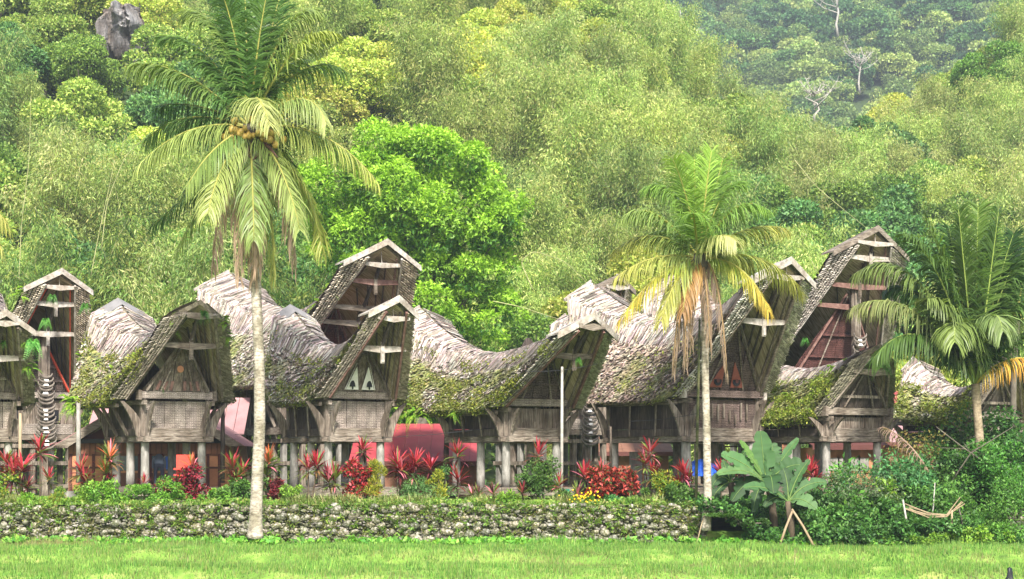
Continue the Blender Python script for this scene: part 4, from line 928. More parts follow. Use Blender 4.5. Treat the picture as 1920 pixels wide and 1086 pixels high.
# palm 1, tall, with coconuts
Y1 = 59.2; base = P(478, 1006, Y1)
p1 = empty('coconut_palm', base, label='tallest coconut palm, pale trunk before the stone wall, bearing yellow coconuts', cat='palm tree', group='coconut palms')
palm_trunk(p1, [rel(p1, *q, Y1) for q in ((478, 1010), (481, 930), (487, 800), (486, 680), (481, 560), (477, 430), (470, 260))], .19, .15, M['trunk'], 1.45)
C1 = (468, 240)
for tip, ct, dy, dr, c0, c1 in [((345, 24), (432, 18), .5, .5, G1, YG), ((405, -40), (447, 50), -.8, .35, G0, G1), ((458, -50), (462, 80), .8, .3, G0, G0), ((505, -35), (480, 80), -.6, .3, G0, G1), ((590, 22), (522, 20), .4, .5, G1, YG),
        ((622, 62), (545, 60), -.5, .5, G1, (.3, .34, .07)), ((246, 122), (345, 105), .2, .8, G0, YG), ((276, 262), (340, 190), .8, 1.0, DK, G1), ((258, 312), (352, 212), -.8, 1.1, YG, (.3, .36, .1)),
        ((284, 425), (400, 325), .9, .8, DK, G0), ((330, 470), (408, 330), .1, .9, G1, YG), ((390, 400), (408, 300), -2.0, .7, YG, (.28, .32, .09)), ((476, 450), (474, 330), -1.4, .8, G1, YG),
        ((515, 515), (508, 360), .6, .7, YG, (.32, .33, .08)), ((562, 430), (532, 290), -1.2, .7, YG, (.25, .3, .09)), ((606, 475), (580, 310), .6, .7, YG, (.3, .32, .07)), ((706, 340), (610, 215), -.3, 1.2, YG, (.36, .38, .1)),
        ((612, 232), (582, 135), -.9, 1.0, G1, (.34, .38, .14)), ((506, 235), (474, 130), -2.0, .8, (.22, .28, .08), (.36, .38, .14)), ((560, 120), (520, 110), 1.5, .5, G0, G1), ((380, 120), (420, 110), 1.2, .5, G0, G1),
        ((350, 350), (400, 260), -1.6, 1.0, G1, YG), ((300, 70), (395, 60), 1.0, .5, G0, G1), ((640, 130), (560, 90), 1.0, .7, G0, G1), ((430, -20), (440, 90), 1.6, .3, DK, G0), ((530, -30), (500, 90), 1.6, .3, DK, G0), ((660, 300), (580, 220), 1.4, .9, DK, G1), ((290, 200), (370, 180), 1.5, .9, DK, G0), ((440, 330), (450, 280), 1.8, .8, DK, G0), ((540, 330), (520, 250), 1.8, .8, DK, G0)]:
    L_ = math.hypot(tip[0]-C1[0], tip[1]-C1[1])
    frond(p1, rel(p1, *C1, Y1), rel(p1, *ct, Y1+dy*.6), rel(p1, *tip, Y1+dy), nl=int(72+L_*.12), L=1.05, droop=dr, c0=c0, c1=c1, wf_=1.5 if tip[1] < 130 else 1.05)
for tip, ct, dy in [((399, 505), (412, 330), -.6), ((449, 520), (440, 320), -.7), ((484, 500), (485, 330), -.8), ((553, 500), (545, 330), -.4), ((460, 470), (455, 320), .5), ((476, 520), (470, 320), -.3)]:
    br_ = [(.30, .19, .12), (.22, .15, .10), (.38, .27, .19)][rng.integers(3)]
    frond(p1, rel(p1, C1[0]+(tip[0]-468)*.2, C1[1]+20, Y1), rel(p1, *ct, Y1+dy), rel(p1, *tip, Y1+dy*.8), nl=70, L=.95, droop=2.2, c0=br_, c1=(.34, .24, .17), w=.06, name='dead_frond', rib=(.25, .17, .1), gap=.2)
sph = []
def ico(name, mat, sx, sy, sz):
    b = MB(); pts = []; n, m = 10, 7
    v = [(0, 0, -sz)]+[(sx*math.sin(math.pi*j/m)*math.cos(2*math.pi*i/n), sy*math.sin(math.pi*j/m)*math.sin(2*math.pi*i/n), -sz*math.cos(math.pi*j/m)) for j in range(1, m) for i in range(n)]+[(0, 0, sz)]
    f = [(0, 1+(i+1) % n, 1+i) for i in range(n)]+[(len(v)-1, 1+(m-2)*n+i, 1+(m-2)*n+(i+1) % n) for i in range(n)]+[(1+j*n+i, 1+j*n+(i+1) % n, 1+(j+1)*n+(i+1) % n, 1+(j+1)*n+i) for j in range(m-2) for i in range(n)]
    return meshdata(name, np.array(v), f, mat, smooth=True)
nut = ico('coconut', M['coco'], .105, .105, .13)
for _ in range(46):
    px_, py_ = (rng.normal(447, 14), rng.normal(250, 11)) if rng.random() < .5 else (rng.normal(497, 15), rng.normal(252, 12))
    o = link('coconut', nut, p1); o.location = rel(p1, px_, py_, Y1-.25-rng.uniform(0, .35)); s = rng.uniform(.7, 1.15); o.scale = (s, s, s); o.rotation_euler = (rng.uniform(-.6, .6), rng.uniform(-.6, .6), 0)
for a in range(9):
    q = P(470+rng.normal(0, 22), 262+rng.normal(0, 9), Y1-.3)-p1.location; b = MB(); b.tube([q, q+Vector((rng.normal(0, .12), -.15, -.35)), q+Vector((rng.normal(0, .2), -.2, -.75))], [.05, .08, .01], 6, t=(.8, .5, .45)); b.build('flower_sheath', M['bark'], p1)
b = MB(); q = rel(p1, *C1, Y1); b.tube([q-Vector((0, 0, .9)), q-Vector((0, 0, .4)), q+Vector((0, 0, .1))], [.16, .34, .2], 12); b.build('crown_shaft', M['bark'], p1, smooth=True)
# palm 2, yellowing
Y2 = 59.6; base = P(1324, 988, Y2)
p2_ = empty('coconut_palm', base, label='slender coconut palm with yellowing crown and brown dead fronds beside the largest barn', cat='palm tree', group='coconut palms')
palm_trunk(p2_, [rel(p2_, *q, Y2) for q in ((1323, 995), (1327, 940), (1325, 800), (1322, 690), (1322, 600), (1316, 490))], .125, .11, M['trunk'], 1.4)
C2 = (1311, 484); O1, LG2 = (.50, .36, .06), (.17, .29, .045)
for tip, ct, dy, dr, c0, c1 in [((1334, 285), (1322, 360), -.3, .15, LG2, (.3, .46, .08)), ((1302, 298), (1302, 380), .4, .2, LG2, LG2), ((1262, 300), (1290, 360), -.6, .3, LG2, (.28, .40, .07)), ((1212, 352), (1270, 320), .3, .6, G1, LG2), ((1160, 412), (1220, 355), -.4, .7, G1, YG),
        ((1152, 470), (1225, 408), .5, .8, G1, YL), ((1155, 520), (1225, 465), -.6, .9, YG, YL), ((1162, 602), (1232, 490), -.8, 1.0, LG2, O1), ((1240, 600), (1262, 510), -1.0, 1.0, YG, YL), ((1388, 345), (1352, 340), .2, .4, G1, LG2),
        ((1436, 392), (1375, 350), -.5, .6, G1, LG2), ((1472, 430), (1400, 408), .4, .6, G1, YL), ((1502, 548), (1440, 455), .7, .9, YG, YL), ((1440, 582), (1402, 478), -.8, 1.0, LG2, O1), ((1380, 452), (1345, 420), -1.4, .9, (.26, .32, .09), (.42, .42, .17)),
        ((1300, 400), (1300, 400), -1.8, .6, G1, LG2), ((1355, 300), (1335, 380), .7, .3, G1, LG2), ((1405, 500), (1360, 450), .9, .8, YG, YL), ((1225, 440), (1265, 420), 1.2, .7, G1, YG), ((1280, 585), (1292, 500), -1.0, 1.6, (.36, .22, .06), (.30, .17, .07))]:
    frond(p2_, rel(p2_, *C2, Y2), rel(p2_, *ct, Y2+dy*.6), rel(p2_, *tip, Y2+dy), nl=84, L=.88, droop=dr, c0=c0, c1=c1, w=.05)
for tip, ct, dy in [((1262, 700), (1272, 520), -.7), ((1286, 690), (1282, 520), -.9), ((1296, 650), (1290, 520), -.3), ((1363, 700), (1350, 500), -.6), ((1332, 660), (1326, 520), -.8), ((1270, 640), (1280, 520), .3)]:
    frond(p2_, rel(p2_, C2[0]+(tip[0]-1311)*.25, 492, Y2), rel(p2_, *ct, Y2+dy), rel(p2_, *tip, Y2+dy*.8), nl=50, L=.62, droop=3.2, c0=(.17, .115, .08), c1=(.25, .18, .125), name='dead_frond', rib=(.3, .2, .1), gap=.15)
b = MB(); q = rel(p2_, *C2, Y2); b.tube([q-Vector((0, 0, .7)), q-Vector((0, 0, .2)), q+Vector((0, 0, .15))], [.12, .3, .15], 10); b.build('crown_shaft', M['bark'], p2_, smooth=True)
# palm 3, young and green
Y3 = 64; base = P(1838, 880, Y3)
p3 = empty('coconut_palm', base, label='young deep-green coconut palm with upright fronds and one orange frond', cat='palm tree', group='coconut palms')
palm_trunk(p3, [rel(p3, *q, Y3) for q in ((1840, 920), (1838, 840), (1832, 770), (1829, 720))], .15, .14, M['ptrunk'], 1.2)
C3 = (1829, 722)
for tip, ct, dy, dr, c0, c1 in [((1797, 392), (1812, 540), -.2, .2, G1, (.17, .28, .05)), ((1834, 388), (1830, 540), .5, .2, G1, (.16, .27, .05)), ((1872, 398), (1854, 540), -.4, .25, G0, G1), ((1735, 412), (1782, 500), .3, .35, G1, (.16, .26, .05)), ((1700, 440), (1768, 480), -.6, .5, G0, G1),
        ((1605, 512), (1715, 430), .4, .8, G1, (.22, .28, .08)), ((1600, 575), (1712, 520), -.7, .9, G0, (.3, .32, .12)), ((1638, 672), (1720, 560), -1.0, 1.0, G0, G1), ((1690, 650), (1750, 550), .6, .8, DK, G0), ((1925, 470), (1880, 500), .4, .5, G0, G1), ((1985, 560), (1900, 520), -.5, .7, G0, G1),
        ((1790, 640), (1788, 540), -2.0, .8, G1, (.24, .32, .08)), ((1880, 620), (1862, 530), -1.8, .8, G0, (.22, .30, .1)), ((1990, 640), (1900, 580), .6, .8, G0, G1), ((1740, 560), (1780, 560), -1.5, .8, G1, YG), ((1905, 520), (1872, 560), 1.2, .5, DK, G0), ((1765, 480), (1795, 560), 1.3, .5, DK, G0), ((1850, 430), (1840, 560), 1.4, .3, DK, G0), ((1815, 440), (1820, 560), 1.2, .3, DK, G0), ((1670, 540), (1750, 520), 1.0, .7, DK, G0), ((1950, 420), (1890, 520), .9, .4, DK, G0), ((1780, 430), (1800, 540), .9, .3, DK, G0), ((1900, 440), (1865, 540), .9, .3, DK, G0)]:
    frond(p3, rel(p3, *C3, Y3), rel(p3, *ct, Y3+dy*.6), rel(p3, *tip, Y3+dy), nl=120, L=1.15, droop=dr, c0=tuple(.72*q for q in c0), c1=tuple(.75*q for q in c1), w=.075, rib=(.26, .34, .07))
frond(p3, rel(p3, *C3, Y3), rel(p3, 1890, 640, Y3-.6), rel(p3, 1985, 690, Y3-.8), nl=60, L=.8, droop=1.6, c0=(.55, .40, .05), c1=(.55, .20, .04), label='orange ageing frond', rib=(.5, .4, .08))
# palm 4 beyond the west edge, fronds reaching in
p4 = empty('coconut_palm', P(-75, 950, 66), label='palm at the picture edge whose yellow-green frond tips reach in', cat='palm tree', group='coconut palms')
palm_trunk(p4, [rel(p4, *q, 66) for q in ((-75, 950), (-72, 600), (-70, 380))], .18, .15, M['trunk'], 1.2)
for tip, ct in (((16, 425), (-30, 350)), ((4, 470), (-35, 380)), ((-20, 300), (-50, 320)), ((-140, 420), (-120, 340)), ((-70, 250), (-72, 300)), ((-60, 480), (-62, 420))):
    frond(p4, rel(p4, -70, 380, 66), rel(p4, *ct, 65.7), rel(p4, *tip, 65.6), nl=60, L=.95, droop=1.1, c0=YG, c1=YL)
# thin brown palm trunk at the east edge
p5 = empty('coconut_palm', P(1901, 830, 68), label='thin brown palm trunk standing behind the young green palm', cat='palm tree', group='coconut palms')
palm_trunk(p5, [rel(p5, *q, 68) for q in ((1901, 850), (1900, 740), (1903, 660), (1908, 600))], .11, .10, M['bark'], 1.2)
for tip, ct in (((1990, 580), (1950, 540)), ((1980, 650), (1950, 590)), ((1925, 500), (1912, 540)), ((1860, 560), (1880, 540))): frond(p5, rel(p5, 1908, 600, 68), rel(p5, *ct, 68.5), rel(p5, *tip, 68.4), nl=50, L=.9, droop=.9, c0=G0, c1=G1)

# ------------------------------------------------------------------ the bright spreading tree behind the barns
def big_tree():
    Yb = 93; r0 = P(790, 900, Yb); r0.z = 1.2
    t = empty('spreading_tree', r0, label='large vivid lime-green tree with dense rounded foliage tufts behind the mossy barn', cat='tree')
    lobes = [(735, 290, 60), (790, 300, 62), (850, 330, 58), (690, 340, 60), (640, 390, 58), (760, 370, 75), (830, 400, 70), (900, 400, 62), (700, 430, 70), (620, 450, 50), (940, 440, 52), (780, 460, 78), (860, 480, 72), (930, 500, 58), (650, 500, 56), (720, 520, 60),
             (820, 545, 66), (890, 560, 60), (800, 610, 50), (600, 400, 40), (870, 350, 45), (960, 400, 34), (765, 270, 38), (850, 620, 46), (900, 640, 40), (930, 590, 40)]
    cen, rad, br = [], [], []
    for (x, y, r) in lobes:
        for k in range(5):
            p = P(x+rng.normal(0, r*.45), y+rng.normal(0, r*.42), Yb)-r0; p.y += rng.uniform(-2.6, 1.8); cen.append(tuple(p)); rad.append(r/38*rng.uniform(.42, .72))
    for (x, y, r) in lobes[::2]:
        p = P(x, y, Yb)-r0; br.append(tube_arr([(0, 0, 3.0), (p.x*.3, rng.uniform(-.6, .6), 3+(p.z-3)*.45), (p.x*.85, rng.uniform(-.6, .6), p.z*.95)], [.22, .14, .05], 6))
    br.append(tube_arr([(0, 0, -.3), (.1, 0, 1.5), (0, 0, 3.4)], [.42, .34, .28], 9))
    cen, rad = np.array(cen), np.array(rad); n = 13000; i = rng.choice(len(cen), n, p=rad**2/np.sum(rad**2)); d = rdir(n); d[:, 2] = np.where(rng.random(n) < .55, np.abs(d[:, 2]), d[:, 2]); d[:, 1] = np.where(rng.random(n) < .4, -np.abs(d[:, 1]), d[:, 1])
    c0 = cen[i]+d*(rad[i]*(.62+.38*rng.random(n)**.5))[:, None]; k = 5; c = np.repeat(c0, k, 0)+rng.normal(0, .05, (n*k, 3)); dd = rdir(n*k)*.9+np.repeat(d, k, 0)*.5+[0, 0, -.35]
    top_ = np.clip(d[:, 2]*.6+.5+rng.normal(0, .18, n), 0, 1)[:, None]; tn = np.array([.05, .145, .02])*(1-top_)+np.array([.31, .51, .05])*top_; tn = np.repeat(tn, k, 0)*rng.uniform(.75, 1.25, (n*k, 1)); L = rng.uniform(.16, .30, n*k)  # light from above painted into the tint: lime on clump tops, dark green below
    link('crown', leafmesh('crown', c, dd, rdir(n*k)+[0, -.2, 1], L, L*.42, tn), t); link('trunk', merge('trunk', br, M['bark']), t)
big_tree()

# ------------------------------------------------------------------ bare trees, dead tree, arching culms, cliff
def bare(name, px, py0, Y, Hm, label, spread=.5, n=7, r0=.16, mat='pbark', seed=0, cat='tree', tz=None):
    r = np.random.default_rng(seed); p = P(px, py0, Y); t = empty(name, p, label=label, cat=cat); b = MB(); tw = MB()
    tr = [Vector((r.normal(0, .15)*k, 0, Hm*k/5)) for k in range(6)]; b.tube(tr, [r0*(1-.15*k) for k in range(6)], 7)
    for i in range(n):
        k = r.uniform(.35, .98); o = Vector((0, 0, Hm*k)); a = r.uniform(0, 6.28); l = Hm*spread*r.uniform(.5, 1)*(1.15-k*.6); e = Vector((math.cos(a)*l, math.sin(a)*l*.5, l*r.uniform(.4, 1.1)))
        m = o+e*.5+Vector((0, 0, -.1*l)); b.tube([o, m, o+e], [r0*.5, r0*.32, r0*.12], 5)
        for _ in range(4):
            s = m.lerp(o+e, r.random()); f = Vector((r.normal(), r.normal()*.5, abs(r.normal()))).normalized()*l*.35; tw.tube([s, s+f*.6, s+f+Vector((0, 0, .1*l))], [r0*.2, r0*.12, r0*.04], 4)
    b.build('trunk', M[mat], t, smooth=True); tw.build('branches', M[mat], t, kind='stuff'); return t
bare('bare_tree', 1266, 125, 340, 10, 'white-trunked sparse tree standing where the two slopes meet', n=10, r0=.28, seed=2)
bare('bare_tree', 1571, 68, 420, 13, 'pale bare tree at the top edge of the distant slope', .6, 12, .32, seed=3)
bare('dead_tree', 1527, 228, 205, 3.2, 'stubby bleached dead tree with antler-like limbs in the valley gap', 1.0, 12, .17, seed=4)
bare('bare_tree', 1612, 175, 330, 8, 'grey leafless tree on the far slope over the dead tree', .6, 12, .2, seed=5)
bare('bare_tree', 985, 90, 205, 8, 'pale multi-limbed tree trunk near the crest of the near slope', .35, 9, .22, seed=6)
bare('bare_tree', 888, 50, 207, 6, 'thin white trunk rising at the crest of the near slope', .3, 5, .13, seed=7)
bare('bare_tree', 1168, 40, 208, 5, 'short thick pale trunk at the crest beside the distant slope', .35, 6, .2, seed=8)
for i, (pts, Y, lab) in enumerate([(((190, 470), (200, 380), (235, 290), (300, 235)), 96, 'long pale bamboo culm arching beside the tall palm crown'), (((35, 540), (40, 420), (55, 300), (58, 180)), 97, 'upright pale bamboo culm beyond the horned tall house'),
      (((1000, 545), (975, 490), (1000, 470), (1060, 490), (1100, 530)), 92, 'bowed bamboo culm forming a hoop beyond the pole barn'), (((925, 565), (975, 575), (1020, 590), (1052, 600)), 90, 'low leaning bamboo culm behind the mossy saddle'),
      (((170, 520), (185, 440), (205, 350), (215, 300)), 96.5, 'slim bamboo culm standing beyond the fern-grown barn'), (((1490, 300), (1530, 350), (1590, 400), (1640, 440)), 120, 'slanting dry culm above the highest gable')]):
    o0 = P(*pts[0], Y); t = empty('bamboo_culm', o0, label=lab, cat='bamboo', group='single bamboo culms')
    b = MB(); q = [P(a, c, Y)-o0 for a, c in pts]; qq = []
    for a, c in zip(q, q[1:]): qq += [a.lerp(c, k/4) for k in range(4)]
    qq.append(q[-1]); qq = [qq[0]]+[(qq[k-1]+qq[k]*2+qq[k+1])/4 for k in range(1, len(qq)-1)]+[qq[-1]]
    b.tube(qq, [.026*(1-.7*k/len(qq)) for k in range(len(qq))], 6); b.build('culm', M['culm'], t, smooth=True)
def cliff(px, py, Y, w, h_, label, seed):
    c = P(px, py, Y); n, m = 26, 30; r = np.random.default_rng(seed); v = []
    for j in range(m):
        for i in range(n):
            u, t = i/(n-1)*2-1, j/(m-1)*2-1; q = mnoise.fractal((u*1.6+seed, t*.6, 1.7), .9, 2.2, 5)
            ed = max(0, 1-(abs(u)**3+abs(t)**3)); v.append((u*w/2*(1+.2*mnoise.noise((t*2, seed, 0))), -1.8*ed**.4-1.9*q+.5*math.sin(u*9+q*5), t*h_/2*(1+.2*mnoise.noise((u*2, 0, seed)))))
    f = [(j*n+i, j*n+i+1, (j+1)*n+i+1, (j+1)*n+i) for j in range(m-1) for i in range(n-1)]
    o = obj('cliff_outcrop', v, f, M['rock'], smooth=False); o.location = c; tag(o, label, 'rock outcrop', 'limestone outcrops on the slope')
cliff(226, 64, 160, 3.6, 4.8, 'tall grey limestone face bared beside the tall palm crown', 1)
cliff(112, 98, 160, 2.6, 1.8, 'low grey rock patch among the bamboo high on the slope', 2)
cliff(362, 108, 160, 2.0, 3.6, 'dark narrow rock cleft beside the upper palm fronds', 3)
cliff(520, 12, 190, 3, 2.5, 'grey rock showing behind the uppermost palm fronds', 4)

# ------------------------------------------------------------------ red cordylines, crotons and garden shrubs
def strap(c, d, L, W, arch, tint, tints_end=None, seg=4):
    """long arching leaves, arrays"""
    n = len(c); d = norm(d); S = norm(np.cross(d, Zv+rng.normal(0, .15, (n, 3)))); q = c.copy(); rows = []; L = L[:, None]; W = W[:, None]
    prof = (.35, .9, 1.0, .7, .05)
    for i in range(seg+1):
        rows += [q-S*W*prof[i]/2, q+S*W*prof[i]/2]; q = q+d*L/seg; d = norm(d-Zv*arch[:, None]*(.5+.4*i))
    v = np.stack(rows, 1).reshape(-1, 3); k = 2*(seg+1); i = np.arange(n)[:, None]*k
    f = np.concatenate([i+[2*j, 2*j+1, 2*j+3, 2*j+2] for j in range(seg)]); return v, f, np.repeat(tint, k, 0)
def gz(x, y): return float(terr_z(np.array(float(x)), np.array(float(y))))
CP = dict(r=[(.32, .02, .035), (.44, .05, .06)], m=[(.12, .012, .02), (.20, .02, .03)], d=[(.06, .010, .015), (.10, .02, .02)], g=[(.10, .14, .03), (.16, .10, .035)], k=[(.60, .17, .22)], o=[(.5, .12, .04)])
def cordyline(px, pyt, Y, label, heads=((0, 0),), size=1., mix='rmd', green=.27):
    x = PX(px, Y); g = gz(x, Y) if Y > 60.3 else 1.0; root = empty('cordyline', (x, Y, g), label=label, cat='red-leaved plant', group='red cordylines along the wall top')
    topz = P(px, pyt, Y).z-g
    for (dx, dz) in heads:
        hz0 = max(.12, topz-dz-.42*size); hx_ = dx; b = MB(); b.tube([(hx_*.3, 0, 0), (hx_*.7, .02, hz0*.5), (hx_, 0, hz0)], [.03, .025, .022], 6, t=(.9, .8, .7)); b.build('stem', M['bark'], root)
        n = int(50*size**.3); u = np.sort(rng.random(n)); az = rng.uniform(0, 6.28, n); el = R(80)-u**.8*R(98); c = np.stack([hx_+0*u, 0*u, hz0-.22*u*size], 1)
        d = np.stack([np.cos(az)*np.cos(el), np.sin(az)*np.cos(el), np.sin(el)], 1); L = (.44+.2*rng.random(n))*size; W = (.048+.026*rng.random(n))*size
        t = np.where(u[:, None] < .35, pick(CP[mix[0]], n, .2), np.where(u[:, None] < .7, pick(CP[mix[1]], n, .3), pick(CP[mix[2]], n, .3))); gsel = rng.random(n)[:, None] < green; t = np.where(gsel, pick([(.10, .16, .03), (.16, .20, .04)], n, .2), t); pk = rng.random(n)[:, None] < .1; t = np.where(pk, pick(CP['k'], n, .1), t)
        v, f, tt = strap(c, d, L, W, .10+.30*u*rng.random(n), t); link('leaf_rosette', meshdata('leaf_rosette', v, f, M['bigleaf'], tt), root)
for i, a in enumerate([
 (75, 812, 62.0, 'tall crimson cordyline in front of the buffalo-horn post', ((0, 0),), 1.15), (12, 838, 61.6, 'red cordyline cut by the picture edge beneath the first barn', ((0, 0), (.25, .25)), 1.1), (42, 850, 61.3, 'bushy crimson cordyline next to the tall one by the horned house', ((0, 0), (-.3, .2)), 1.1, 'rmd', .2),
 (52, 888, 61.2, 'low maroon cordyline under the tall crimson one', ((0, 0),), .8, 'mdd'), (92, 876, 61.4, 'green-and-red cordyline standing alone before the horned house porch', ((0, 0),), .8, 'rgg', .3), (152, 853, 61.6, 'scarlet-tipped cordyline before the orange wall panels', ((0, 0), (.1, .35)), 1.05, 'rmg', .25),
 (206, 828, 61.8, 'tall green cordyline with orange-red heart beside the fern-grown barn', ((0, 0), (-.15, .45)), 1.1, 'ogg', .5), (270, 890, 61.2, 'small red cordyline between the pillars of the fern-grown barn', ((0, 0),), .6, 'rmg', .3), (360, 850, 61.7, 'orange-crimson cordyline rising over the red croton bush', ((0, 0),), .95, 'org', .4),
 (437, 846, 61.7, 'green-leaved cordyline with red shoots west of the tallest palm trunk', ((0, 0), (.28, .2), (.1, .5)), 1.1, 'rgg', .55), (503, 838, 61.8, 'olive and orange cordyline close beside the tallest palm trunk', ((0, 0), (-.05, .4)), 1.05, 'ogg', .5),
 (578, 850, 61.6, 'red cordyline pair before the lattice of pale rails', ((0, 0), (.28, -.05)), 1.0, 'rmg', .25), (628, 868, 61.4, 'drooping brownish-red cordyline between two red ones', ((0, 0), (-.2, .1)), 1.1, 'mdg', .35), (680, 818, 62.0, 'high crimson cordyline under the barn with white triangles', ((0, 0),), .95),
 (745, 842, 61.8, 'dense crimson cordyline before the red metal roof', ((0, 0), (.12, .2)), 1.1, 'rmd', .08), (779, 842, 61.9, 'middle one of three crimson cordylines before the red roof', ((0, 0), (-.1, .3)), 1.0, 'rmd', .08), (808, 850, 61.8, 'crimson cordyline nearest the mossy barn, before the red roof', ((0, 0),), 1.0, 'rmd', .1),
 (858, 824, 62.0, 'tall thin-stemmed bright red cordyline before the first pillars of the mossy barn', ((0, 0), (.02, .85)), 1.05), (885, 908, 61.1, 'short brown cordyline on the wall top below the mossy barn', ((0, 0), (.2, .05)), .7, 'dgg', .5), (925, 905, 61.1, 'low bronze cordyline before the barn pillars', ((0, 0),), .75, 'dgg', .5),
 (980, 905, 61.0, 'low reddish cordyline at the foot of the climbing shrub', ((0, 0),), .7, 'mdg', .4), (1010, 826, 61.8, 'scarlet cordyline rising out of the climbing green shrub', ((0, 0),), 1.0, 'rmd', .2), (1048, 884, 61.3, 'red-topped cordyline beside the green board', ((0, 0),), .9, 'rmg', .35), (1082, 905, 61.1, 'green strap-leaved cordyline between the board and red croton', ((0, 0),), .85, 'ggg', .8),
 (1096, 866, 61.6, 'crimson cordyline just west of the red croton bush', ((0, 0),), 1.0), (1128, 862, 61.9, 'pink-red cordyline behind the red croton bush', ((0, 0),), .8), (1219, 822, 61.8, 'tallest spindly cordyline with several pink heads before the largest barn', ((0, 0), (-.15, .35), (.08, .75)), .95, 'rmg', .3),
 (1281, 862, 61.7, 'crimson cordyline before the blue tarpaulin', ((0, 0), (.12, .25), (-.1, .4)), .95, 'rmd', .1), (1352, 862, 61.9, 'dark red cordyline between the yellowing palm and the banana', ((0, 0),), .95, 'rmd', .1), (1380, 872, 61.9, 'maroon cordyline behind the far-reaching banana leaf', ((0, 0),), .8, 'mdd', .1),
 (1520, 858, 62.5, 'red cordyline under the low dark-gabled barn', ((0, 0), (.15, .3)), 1.0, 'rdd', .1), (1563, 885, 62.2, 'scarlet shoots of a cordyline behind the shrub bank', ((0, 0),), .8, 'rmd', .1)]):
    cordyline(*a)
def shrub(px, pyt, wpx, Y, label, cols, L=.1, n=2600, wr=.5, up=0, name='shrub', cat='shrub', group='garden shrubs along the wall top', g=None, lob=15, drop=0):
    x = PX(px, Y); g = (gz(x, Y) if Y > 60.3 else gz(x, max(Y, 58.9))) if g is None else g; k = Y/3600; H_ = P(px, pyt, Y).z-g; W_ = wpx*k; t = empty(name, (x, Y, g), label=label, cat=cat, group=group)
    cen = [(rng.normal(0, W_*.25), rng.normal(0, W_*.2), H_*rng.uniform(.15, .9)) for _ in range(lob)]; rad = [min(W_, H_)*rng.uniform(.10, .30) for _ in range(lob)]
    cen = np.array(cen); rad = np.array(rad); i = rng.choice(lob, n); d = rdir(n); d[:, 1] = np.where(rng.random(n) < .45, -np.abs(d[:, 1]), d[:, 1])
    c = cen[i]+d*(rad[i]*(.45+.6*rng.random(n)**.6))[:, None]*[1.15, 1, .95]; c[:, 2] = np.maximum(c[:, 2], -drop+.02); l = rng.uniform(.6, 1.3, n)*L
    me = leafmesh('foliage', c, d*.6+rdir(n)*.8+[0, -.1, up], d*.6+rdir(n)*.5+[0, -.3, .8], l, l*wr, pick(cols, n, .25)); link('foliage', me, t)
    b = MB()
    for q in cen[:5]: b.tube([(0, 0, -.05), tuple(q*.5+np.array([0, 0, .02])), tuple(q)], [.025, .018, .008], 4)
    b.build('stem', M['bark'], t, kind='stuff'); return t
RED = [(.30, .014, .018), (.17, .010, .014), (.46, .07, .08), (.08, .008, .01), (.07, .10, .025)]; RDK = [(.12, .015, .02), (.20, .02, .035), (.06, .012, .015)]
LIM = [(.14, .30, .03), (.22, .38, .05), (.09, .20, .025)]; MID = [(.07, .17, .03), (.12, .25, .05), (.045, .11, .02)]; DRK = [(.035, .10, .022), (.06, .15, .03), (.09, .20, .045), (.02, .055, .012)]
YEL = [(.32, .34, .03), (.45, .42, .04), (.18, .24, .03)]; GRY = [(.12, .20, .08), (.17, .25, .11), (.07, .13, .05)]
for a in [(357, 872, 72, 61.4, 'round croton bush with crimson leaves before the fern-grown barn', RED, .13, 2600), (517, 897, 34, 61.3, 'small dark red croton just east of the tallest palm trunk', RDK, .1, 900), (672, 862, 48, 61.4, 'upright crimson croton below the barn with white triangles', RED, .12, 2000),
          (1142, 874, 78, 61.4, 'biggest bright red croton bush near the pole barn', RED, .15, 3000), (1150, 925, 26, 61.2, 'little maroon croton under the big red one', RDK, .09, 500), (205, 878, 24, 61.9, 'small crimson croton behind the pale board bench', RED, .09, 420)]:
    shrub(*a, wr=.5, name='croton', cat='croton bush', group='red crotons along the wall top')
